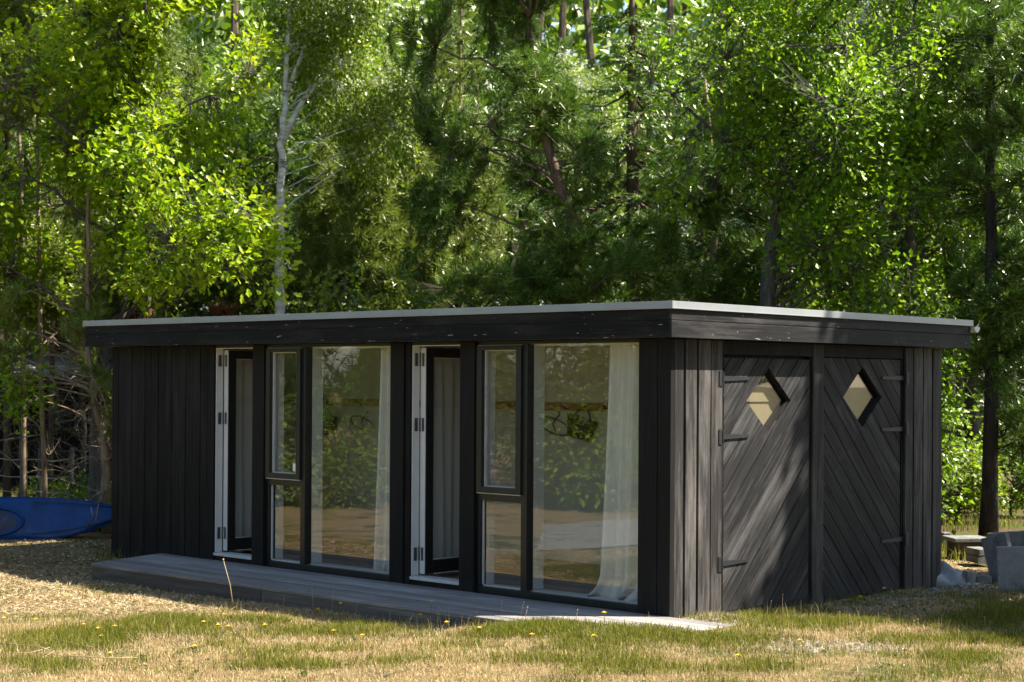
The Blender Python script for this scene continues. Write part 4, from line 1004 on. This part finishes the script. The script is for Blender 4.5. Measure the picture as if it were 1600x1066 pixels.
def slab(px, py, w, h, t, lean, yaw, label, mat=MC, name='concrete_slab', cat='slab', dz=0., grp='old concrete stacked beside the cabin'):
    p = onG(px, py); c, s = math.cos(yaw), math.sin(yaw)
    wx = unit(rt0*c+fw0*s); nx = unit(np.cross(wx, [0, 0, 1.])); upn = unit(np.array([0, 0, 1.])*math.cos(lean)+wx*math.sin(lean))
    wx2 = np.cross(upn, -nx); wx2 = unit(wx2)
    cen = p+upn*h/2+np.array([0, 0, dz])
    b = MB(); b.obox(cen, (wx2, nx, upn), (w/2, t/2, h/2))
    o = b.build(name, mat, bevel=.008, loc=tuple(p+np.array([0, 0, dz])))
    return props(o, label, cat, grp)
slab(1597, 925,   .42, .42, .065, -.05, -.35, 'tall pale grey slab leaning in front of the others beyond the shaded end', MC2)
slab(1572, 912, .28, .47, .07, -.28, -.85, 'grey slab tilted behind the front pale slab, edge towards the cabin', MC)
slab(1590, 905, .48, .47, .06, -.10, -.25, 'grey slab standing at the back of the leaning stack', MC)
slab(1530, 884, .16, .07, .3, 0, .2, 'grey kerb block, upper of the two stacked by the leaning slabs', MC, 'kerb_block', 'block', .115)
slab(1530, 884, .17, .075, .3, 0, .15, 'grey kerb block, lower of the two stacked by the leaning slabs', MC, 'kerb_block', 'block', .036)
slab(1533, 911, .16, .075, .15, 0, .1, 'small pale block lying in front of the kerb blocks', MC2, 'kerb_block', 'block', 0.)
slab(1512, 914, .10, .13, .10, .15, .3, 'small pale block standing beside the crumpled tarpaulin', MC2, 'kerb_block', 'block', 0.)
slab(1510, 874, .34, .20, .3, 0, .1, 'dark brown masonry block carrying the flat slab', MBR, 'masonry_block', 'block', 0.)
slab(1510, 874, .42, .045, .38, 0, .12, 'flat grey slab lying on the dark block', MC, 'concrete_slab', 'slab', .203)
slab(1478, 862, .09, .22, .09, 0, .1, 'small grey post standing at the cabin corner', MC, 'short_post', 'post', 0.)
tp = onG(1492, 915); G = []
for i, u in enumerate(np.linspace(-.26, .20, 28)):
    rowp = []
    for v in np.linspace(0, 1, 24):
        hgt = (.34-.62*(u+.26)*.9)*math.sin(min(1., v*1.05)*math.pi)**.5*(.75+.25*math.sin(u*31+v*9))+.012*math.sin(u*70+v*22)
        p = tp+rt0*(u+.03*math.sin(v*9+u*12))+fw0*(-.05+.42*v)+np.array([0, 0, max(.0, hgt)-.015]); rowp.append(p)
    G.append(rowp)
b = MB(); b.grid(G); tarp = b.build('tarpaulin', mat_tarp(), smooth=True, loc=tuple(tp))
tarp.modifiers.new('thick', 'SOLIDIFY').thickness = .006
props(tarp, 'crumpled grey tarpaulin heaped against the shaded cabin corner', 'tarpaulin')
for i, (px, py, s) in enumerate([(1459, 925, .05), (1450, 930, .035), (1515, 932, .04), (1497, 926, .03)]):
    p = onG(px, py); g = np.random.default_rng(500+i); b = MB(); Gs = []
    for a in np.linspace(0, math.pi, 9): Gs.append([p+s*np.array([1.4*math.sin(a)*math.cos(t), math.sin(a)*math.sin(t), .7*math.cos(a)])*(1+.12*math.sin(3*t+i)*math.sin(2*a)) for t in np.linspace(0, 2*math.pi, 15)])
    b.grid(Gs); props(b.build('field_stone', MC2 if i % 2 else MC, smooth=True, loc=tuple(p)), 'small grey stone lying on the bare ground by the shaded cabin end', 'stone', 'stones by the shaded cabin end')

# ------------------------------------------------------------------ dark hut and wire fence in the wood
hb = gbase(85, 30); hut = thing('wooden_hut', 'dark wooden hut half hidden in the wood behind the kayak', 'hut', tuple(hb))
hx, hy = unit(rt0+fw0*.25), unit(fw0-rt0*.25)
b = MB(); b.obox(hb+np.array([0, 0, .95]), (hx, hy, (0, 0, 1)), (1.15, 1.1, .95)); b.build('wall', MW['front_v'], hut)
b = MB(); b.prism([hb+hx*-1.35-hy*1.3+np.array([0, 0, 1.92]), hb+hx*1.35-hy*1.3+np.array([0, 0, 1.98]), hb+hx*1.35+hy*1.3+np.array([0, 0, 2.42]), hb+hx*-1.35+hy*1.3+np.array([0, 0, 2.36])], (0, 0, .09)); b.build('roof', M_ROOF, hut)
fence = thing('wire_fence', 'thin wire fence with a few posts between the trees behind the kayak', 'fence', tuple(gbase(30, 22.4)))
fps = [gbase(px, 22.4+.012*(60-px)*.3) for px in (-120, -20, 62, 112)]
for p in fps:
    b = MB(); b.tube([p, p+np.array([.01, 0, 1.0])], [.035, .03], 8); b.build('fence_post', BK['grey'], fence, smooth=True)
b = MB()
for z in (.22, .42, .62, .85):
    for p, q in zip(fps[:-1], fps[1:]):
        b.tube([p+np.array([0, -.04, z]), (p+q)/2+np.array([0, -.04, z-.03]), q+np.array([0, -.04, z])], .006, 5)
b.build('wire', mat_plain('galvanised_wire', (.4, .42, .43), .4, .6), fence)

# ------------------------------------------------------------------ grass, litter, flowers
def mat_blade(name, stops, trans=.3):
    m, nt, out = nodes(name); geo = N(nt, 'ShaderNodeNewGeometry')
    nz = noise(nt, coords(nt), 1.7, 3.)
    f = math_(nt, 'ADD', math_(nt, 'MULTIPLY', geo.outputs['Random Per Island'], .7), math_(nt, 'MULTIPLY', nz, .3))
    c = ramp(nt, f, stops)
    d = N(nt, 'ShaderNodeBsdfDiffuse'); t = N(nt, 'ShaderNodeBsdfTranslucent'); L(nt, c, d.inputs[0]); L(nt, c, t.inputs[0])
    mx = N(nt, 'ShaderNodeMixShader'); mx.inputs[0].default_value = trans
    L(nt, d.outputs[0], mx.inputs[1]); L(nt, t.outputs[0], mx.inputs[2]); L(nt, mx.outputs[0], out.inputs[0]); return m
def blades(mb, P, h, w, lean, g):
    n = len(P); a = g.random(n)*6.283; d = np.stack([np.cos(a), np.sin(a), np.zeros(n)], 1); s = np.stack([-d[:, 1], d[:, 0], np.zeros(n)], 1)
    tw = g.random(n)*6.283; s = np.stack([np.cos(tw), np.sin(tw), np.zeros(n)], 1)
    h = h[:, None]; w = w[:, None]/2; l = (lean*g.random(n))[:, None]
    up_ = np.array([0, 0, 1.])
    mid = P+up_*h*.55*np.cos(l*.6)+d*h*.55*np.sin(l*.6); tip = mid+up_*h*.5*np.cos(l*1.35)+d*h*.5*np.sin(l*1.35)
    tip[:, 2] = np.maximum(tip[:, 2], P[:, 2]+.003)
    V = np.stack([P-s*w, P+s*w, mid+s*w*.8, mid-s*w*.8, tip], 1)
    k = (np.arange(n)*5)[:, None]
    mb.add(V.reshape(-1, 3), np.array([[0, 1, 2, 3]])+k); mb.f.append(np.array([[3, 2, 4]])+k+mb.n-len(V)*5)
g = np.random.default_rng(600)
def lawn_pts(n, d0, d1, half=.37):
    u = g.random(n); d = np.sqrt(d0**2+(d1**2-d0**2)*u); l = (g.random(n)*2-1)*half*d
    P = CAM+d[:, None]*fw0+l[:, None]*rt0
    ok = ~((P[:, 0] > X0-.02) & (P[:, 0] < .02) & (P[:, 1] > -.02) & (P[:, 1] < W)) & ~((P[:, 0] > -6.56+np.maximum(0, -P[:, 1])*.29) & (P[:, 0] < .67) & (P[:, 1] > -1.05+.5*np.clip((P[:, 0]+1.1)/1.6, 0, 1)) & (P[:, 1] < .02))
    P = P[ok]; P[:, 2] = gz(P[:, 0], P[:, 1]); return P
def px_of(P):
    v = P-CAM; z = v@fwd; return 800+(v@cam_r)/z*F_PX, 533+SH-(v@cam_u)/z*F_PX
PATCH = [(840, 985, 170, 13), (560, 988, 140, 10), (290, 982, 90, 11), (90, 1000, 100, 10), (720, 975, 90, 9), (1000, 988, 70, 12), (1350, 975, 260, 16), (1530, 1003, 160, 10), (240, 970, 50, 8), (420, 975, 70, 9), (1150, 1000, 110, 9), (1560, 970, 110, 20), (60, 1040, 70, 10), (480, 1040, 60, 7), (1480, 1030, 90, 8), (900, 1035, 120, 7)]
def greenness(P):
    x, y = px_of(P); s = np.zeros(len(P))
    for cx, cy, rx, ry in PATCH: s = np.maximum(s, np.exp(-((x-cx)/rx)**2-((y-cy)/ry)**2))
    return .62*s+.20*clump_noise(P*np.array([1, 1, 0]), np.random.default_rng(3), 1.6)+.16*clump_noise(P*np.array([1, 1, 0]), np.random.default_rng(4), 6)+.13+.08*g.normal(0, 1, len(P))
straw_m = mat_blade('dry_straw_blades', [(.05, (.0840, .0504, .0185)), (.25, (.2268, .1512, .0630)), (.45, (.3948, .2856, .1302)), (.62, (.5292, .4116, .2184)), (.75, (.6216, .5124, .3024)), (.95, (.1848, .1680, .0420))])
green_m = mat_blade('green_grass_blades', [(.05, (.0479, .0718, .0080)), (.35, (.1037, .1277, .0143)), (.65, (.1915, .1915, .0279)), (.9, (.3671, .3032, .1197))], .42)
P = lawn_pts(330000, 9.2, 15.5); s = greenness(P); r_ = g.random(len(P))
bare = clump_noise(P*np.array([1, 1, 0]), np.random.default_rng(12), 1.3)
isg = s > .26+.62*r_**1.5
x_, y_ = px_of(P)
thin = ((y_ < 958) & (x_ < 420)) | ((x_ > 1130) & (y_ < 958) & (x_ < 1600))
keep = ((bare > -.55-.4*r_) | (g.random(len(P)) < .4)) & ~(thin & (g.random(len(P)) < .62))
S = P[keep & ~isg]; mb = MB()
hs = .012+.036*g.random(len(S))**1.7; blades(mb, S, hs, .0018+.004*g.random(len(S))**2, 1.6, g)
T = lawn_pts(5200, 9.2, 14); T = T[clump_noise(T*np.array([1, 1, 0]), np.random.default_rng(15), 2.5) > .1]; blades(mb, T, .06+.11*g.random(len(T))**2, .002+.001*g.random(len(T)), .8, g)
props(mb.build('dry_grass', straw_m), kind='stuff')
S = P[isg & keep]; S = np.vstack([S, S+np.c_[g.normal(0, .02, (len(S), 2)), np.zeros(len(S))]]); mb = MB()
blades(mb, S, .03+.045*g.random(len(S)), .0025+.0028*g.random(len(S)), .9, g)
props(mb.build('green_grass', green_m), kind='stuff')
# weeds: flat rosettes and clover among the blades
mb = MB(); C = lawn_pts(520, 9.2, 14.5); C = C[clump_noise(C*np.array([1, 1, 0]), np.random.default_rng(21), 1.8) > .15]; k = 11
c = np.repeat(C, k, 0)+np.c_[g.normal(0, .014, (len(C)*k, 2)), .010+.012*g.random(len(C)*k)]; a = g.random(len(c))*6.28
leaves(mb, c, np.stack([np.cos(a), np.sin(a), .35+.3*g.random(len(c))], 1), g.normal(0, .3, (len(c), 3))+np.array([0, 0, 1.]), .010+.016*g.random(len(c)), 'broad')
props(mb.build('weeds', mat_leaf('weed_leaves', (.0280, .0560, .0084), (.0560, .0980, .0140), (.1050, .1400, .0210), (.9100, .9100, .4900), .35)), kind='stuff')
# rough grass further back (under the trees and in the clearing behind)
P = lawn_pts(60000, 15.5, 32, .36); mb = MB(); q = clump_noise(P*np.array([1, 1, 0]), np.random.default_rng(77), .8) > .1
blades(mb, P[q], .06+.16*g.random(q.sum()), .006+.006*g.random(q.sum()), .8, g); props(mb.build('rough_grass', green_m), kind='stuff')
mb = MB(); P2 = lawn_pts(60000, 10.5, 20); x_, y_ = px_of(P2); P2 = P2[((x_ < 400) & (y_ < 945)) | ((x_ > 1180) & (y_ < 958))]
n = len(P2); a = g.random(n)*6.28
leaves(mb, P2+np.array([0, 0, .006]), np.stack([np.cos(a), np.sin(a), g.normal(0, .25, n)], 1), g.normal(0, .35, (n, 3))+np.array([0, 0, 1.]), .014+.03*g.random(n)**2, 'sprig' if False else 'small')
P3 = lawn_pts(120000, 10.5, 17); x_, y_ = px_of(P3); P3 = P3[(x_ < 440) & (y_ < 962)]; n = len(P3); a = g.random(n)*6.28
leaves(mb, P3+np.array([0, 0, .008]), np.stack([np.cos(a), np.sin(a), g.normal(.1, .25, n)], 1), g.normal(0, .5, (n, 3))+np.array([0, 0, 1.]), .03+.06*g.random(n), 'needle')
props(mb.build('leaf_litter', mat_blade('dead_leaf_litter', [(.1, (.0664, .0369, .0147)), (.3, (.2064, .1401, .0664)), (.55, (.3685, .2875, .1548)), (.95, (.5012, .4275, .2948))], .1)), kind='stuff')
# gravel by the wall foot
mb = MB(); tri = [(0, 0, 0)]
def pebbles(n, f):
    P = f(n); n = len(P); ico = np.array([(0, 0, .6), (1, 0, 0), (-.2, .95, 0), (-.9, .2, .05), (-.2, -.9, 0), (.5, -.6, .1), (.5, .6, .05)]); F = np.array([(0, 1, 6), (0, 6, 2), (0, 2, 3), (0, 3, 4), (0, 4, 5), (0, 5, 1)])
    sz = .006+.016*g.random(n)**2; a = g.random(n)*6.28; c, s = np.cos(a), np.sin(a)
    V = ico[None]*sz[:, None, None]*(1+.3*g.normal(0, 1, (n, 1, 3)))
    V2 = V.copy(); V2[..., 0] = V[..., 0]*c[:, None]-V[..., 1]*s[:, None]; V2[..., 1] = V[..., 0]*s[:, None]+V[..., 1]*c[:, None]
    mb.add((P[:, None]+V2).reshape(-1, 3), (F[None]+(np.arange(n)*7)[:, None, None]).reshape(-1, 3))
def wallfoot(n):
    y = g.random(n)*4.6; x = .05+np.abs(g.normal(0, .28, n)); P = np.stack([x, y, gz(x, y)], 1); return P
def farside(n):
    P = lawn_pts(n, 11, 16); x, y = px_of(P); return P[(x < 380) & (y < 955)]
pebbles(5200, wallfoot); pebbles(5000, farside)
def brightspot(n):
    P = np.array([onG(1180+250*g.random()+g.normal(0, 20), 1010+g.normal(0, 5)) for _ in range(n)]); return P
pebbles(700, brightspot)
props(mb.build('gravel', mat_blade('pebble_grey', [(.1, (.0700, .0595, .0490)), (.5, (.1750, .1540, .1260)), (.9, (.3080, .2870, .2520))], 0.)), kind='stuff')

def mat_flower():
    return mat_plain('yellow_petals', (.75, .52, .015), .6, 0, .15, 90)
MF, MST, MDRY = mat_flower(), mat_plain('green_stalk', (.0630, .0910, .0210), .6), mat_plain('dry_stalk', (.2940, .2170, .1120), .7)
def flower(px, py, h):
    p = onG(px, py); i = int(px); lean = np.array([.02*math.sin(i), .02*math.cos(i*1.3), 0])
    root = thing('yellow_flower', 'small yellow hawkweed flower on a thin stalk in the dry grass', 'flower', tuple(p), 'yellow flowers in the grass')
    b = MB(); b.tube([p, p+lean*.4+np.array([0, 0, h*.6]), p+lean+np.array([0, 0, h])], .0018, 5); b.build('stalk', MST, root, smooth=True)
    b = MB(); c = p+lean+np.array([0, 0, h]); n = 14; a = np.arange(n)*2*math.pi/n
    T = np.stack([np.cos(a), np.sin(a), .25+.15*np.sin(a*3)], 1)
    leaves(b, np.repeat(c[None], n, 0), T, np.tile([0, 0, 1.], (n, 1)), .021, 'broad'); leaves(b, np.repeat(c[None]+[0, 0, .003], 9, 0), np.c_[T[:9, :2], np.full(9, 1.)], np.tile([0, 0, 1.], (9, 1)), .011, 'broad')
    b.tube([c-[0, 0, .008], c+[0, 0, .001]], [.003, .006], 6); b.build('flower_head', MF, root)
for px, py, h in [(493, 962, .05), (532, 967, .12), (590, 968, .10), (672, 975, .17), (658, 978, .08), (703, 985, .06), (945, 985, .13), (130, 985, .04), (157, 990, .04), (158, 1001, .035), (170, 1030, .04), (347, 968, .04), (315, 980, .04), (345, 985, .04), (357, 988, .04), (303, 1018, .04),
                  (565, 1000, .03), (525, 992, .03), (410, 985, .04), (830, 998, .03), (1150, 1032, .03), (1344, 952, .10), (1377, 945, .14), (1378, 968, .04), (930, 1000, .03), (1255, 1008, .03), (182, 985, .03), (5, 975, .04), (60, 978, .05), (748, 992, .05)]:
    flower(px, py, h)
def stalk(px, py, h, dx, label, r=.0022, grp='dry grass stalks'):
    p = onG(px, py); b = MB(); tip = p+rt0*dx+np.array([0, 0, h])
    b.tube([p, (p+tip)/2+rt0*dx*-.15, tip], [r, r*.9, r*.6], 6); b.tube([tip-unit(tip-p)*.012, tip+unit(tip-p)*.008], [r*1.2, r*1.8], 5)
    props(b.build('dry_stalk', MDRY, smooth=True, loc=tuple(p)), label, 'stalk', grp)
stalk(365, 953, .42, -.09, 'tall dry straw stalk leaning before the low deck edge', .0045)
for px, py, h, dx in [(442, 957, .12, .01), (489, 962, .26, -.01), (519, 963, .29, .01), (556, 968, .13, .005), (614, 968, .12, .01), (688, 978, .14, -.01), (783, 972, .16, .005), (812, 972, .15, .03), (820, 974, .12, .02), (116, 953, .13, 0), (236, 962, .09, -.03), (244, 963, .08, .02), (1222, 965, .18, .005), (1203, 965, .13, .01), (1312, 985, .13, 0), (1540, 990, .12, -.01), (1545, 992, .10, .015), (1428, 992, .1, .0), (1434, 992, .11, .0), (900, 975, .1, .01), (1392, 945, .14, .0)]:
    stalk(px, py, h, dx, 'short upright dry stalk standing in the grass in front of the cabin', .002)
# long pale fallen straws at the near corner of the lawn
for k, pts in enumerate([[(0, 1014), (60, 1020), (90, 1030), (130, 1033), (170, 1040), (215, 1034)], [(40, 1018), (85, 1026), (60, 1036)], [(80, 1008), (125, 1013), (145, 1018)], [(0, 1030), (50, 1024), (78, 1022)]]):
    P3 = [onG(*q)+np.array([0, 0, .035+.015*math.sin(i*2+k)]) for i, q in enumerate(pts)]
    b = MB(); b.tube(P3, .003, 5); props(b.build('fallen_straw', MDRY, smooth=True, loc=tuple(P3[0])), 'long pale straw lying flat on the grass below the far deck end', 'straw', 'fallen straws on the grass')

# pale gravel drive opposite the windows (seen in the glass)
b = MB(); c4 = [np.array(q) for q in ((-4.7, -3.6), (-4.0, -5.0), (-6.2, -10.6), (-6.85, -6.2))]; Gd = []
for u in np.linspace(0, 1, 16):
    Gd.append([])
    for v in np.linspace(0, 1, 16):
        q = (c4[0]*(1-u)+c4[1]*u)*(1-v)+(c4[3]*(1-u)+c4[2]*u)*v
        Gd[-1].append((q[0], q[1], float(gz(q[0], q[1]))+.02))
b.grid(Gd); props(b.build('gravel_path', mat_concrete('pale_gravel', (.1820, .1750, .1645), (.2800, .2730, .2520)), smooth=True), kind='structure')

# ------------------------------------------------------------------ light
sun = bpy.data.lights.new('sun', 'SUN'); sun.energy = 5.; sun.angle = R(.53); sun.color = (1., .93, .82)
so = bpy.data.objects.new('sun', sun); COL.objects.link(so); so.rotation_euler = Vector(SV).to_track_quat('Z', 'Y').to_euler()
w = bpy.data.worlds.new('World'); scene.world = w; w.use_nodes = True; nt = w.node_tree
bg = nt.nodes['Background']; sk = nt.nodes.new('ShaderNodeTexSky'); sk.sky_type = 'NISHITA'; sk.sun_disc = False
sk.sun_elevation = SUN_EL; sk.sun_rotation = math.atan2(SUN[0], SUN[1]); nt.links.new(sk.outputs[0], bg.inputs[0]); bg.inputs[1].default_value = .075
vs = scene.view_settings; vs.view_transform = 'Standard'; vs.look = 'None'; vs.exposure = 1.95; vs.gamma = 1.
cy = scene.cycles; cy.max_bounces = 8; cy.diffuse_bounces = 4; cy.glossy_bounces = 4; cy.transparent_max_bounces = 16; cy.transmission_bounces = 6; cy.use_denoising = True
cy.sample_clamp_indirect = 8.; cy.caustics_reflective = False; cy.caustics_refractive = False
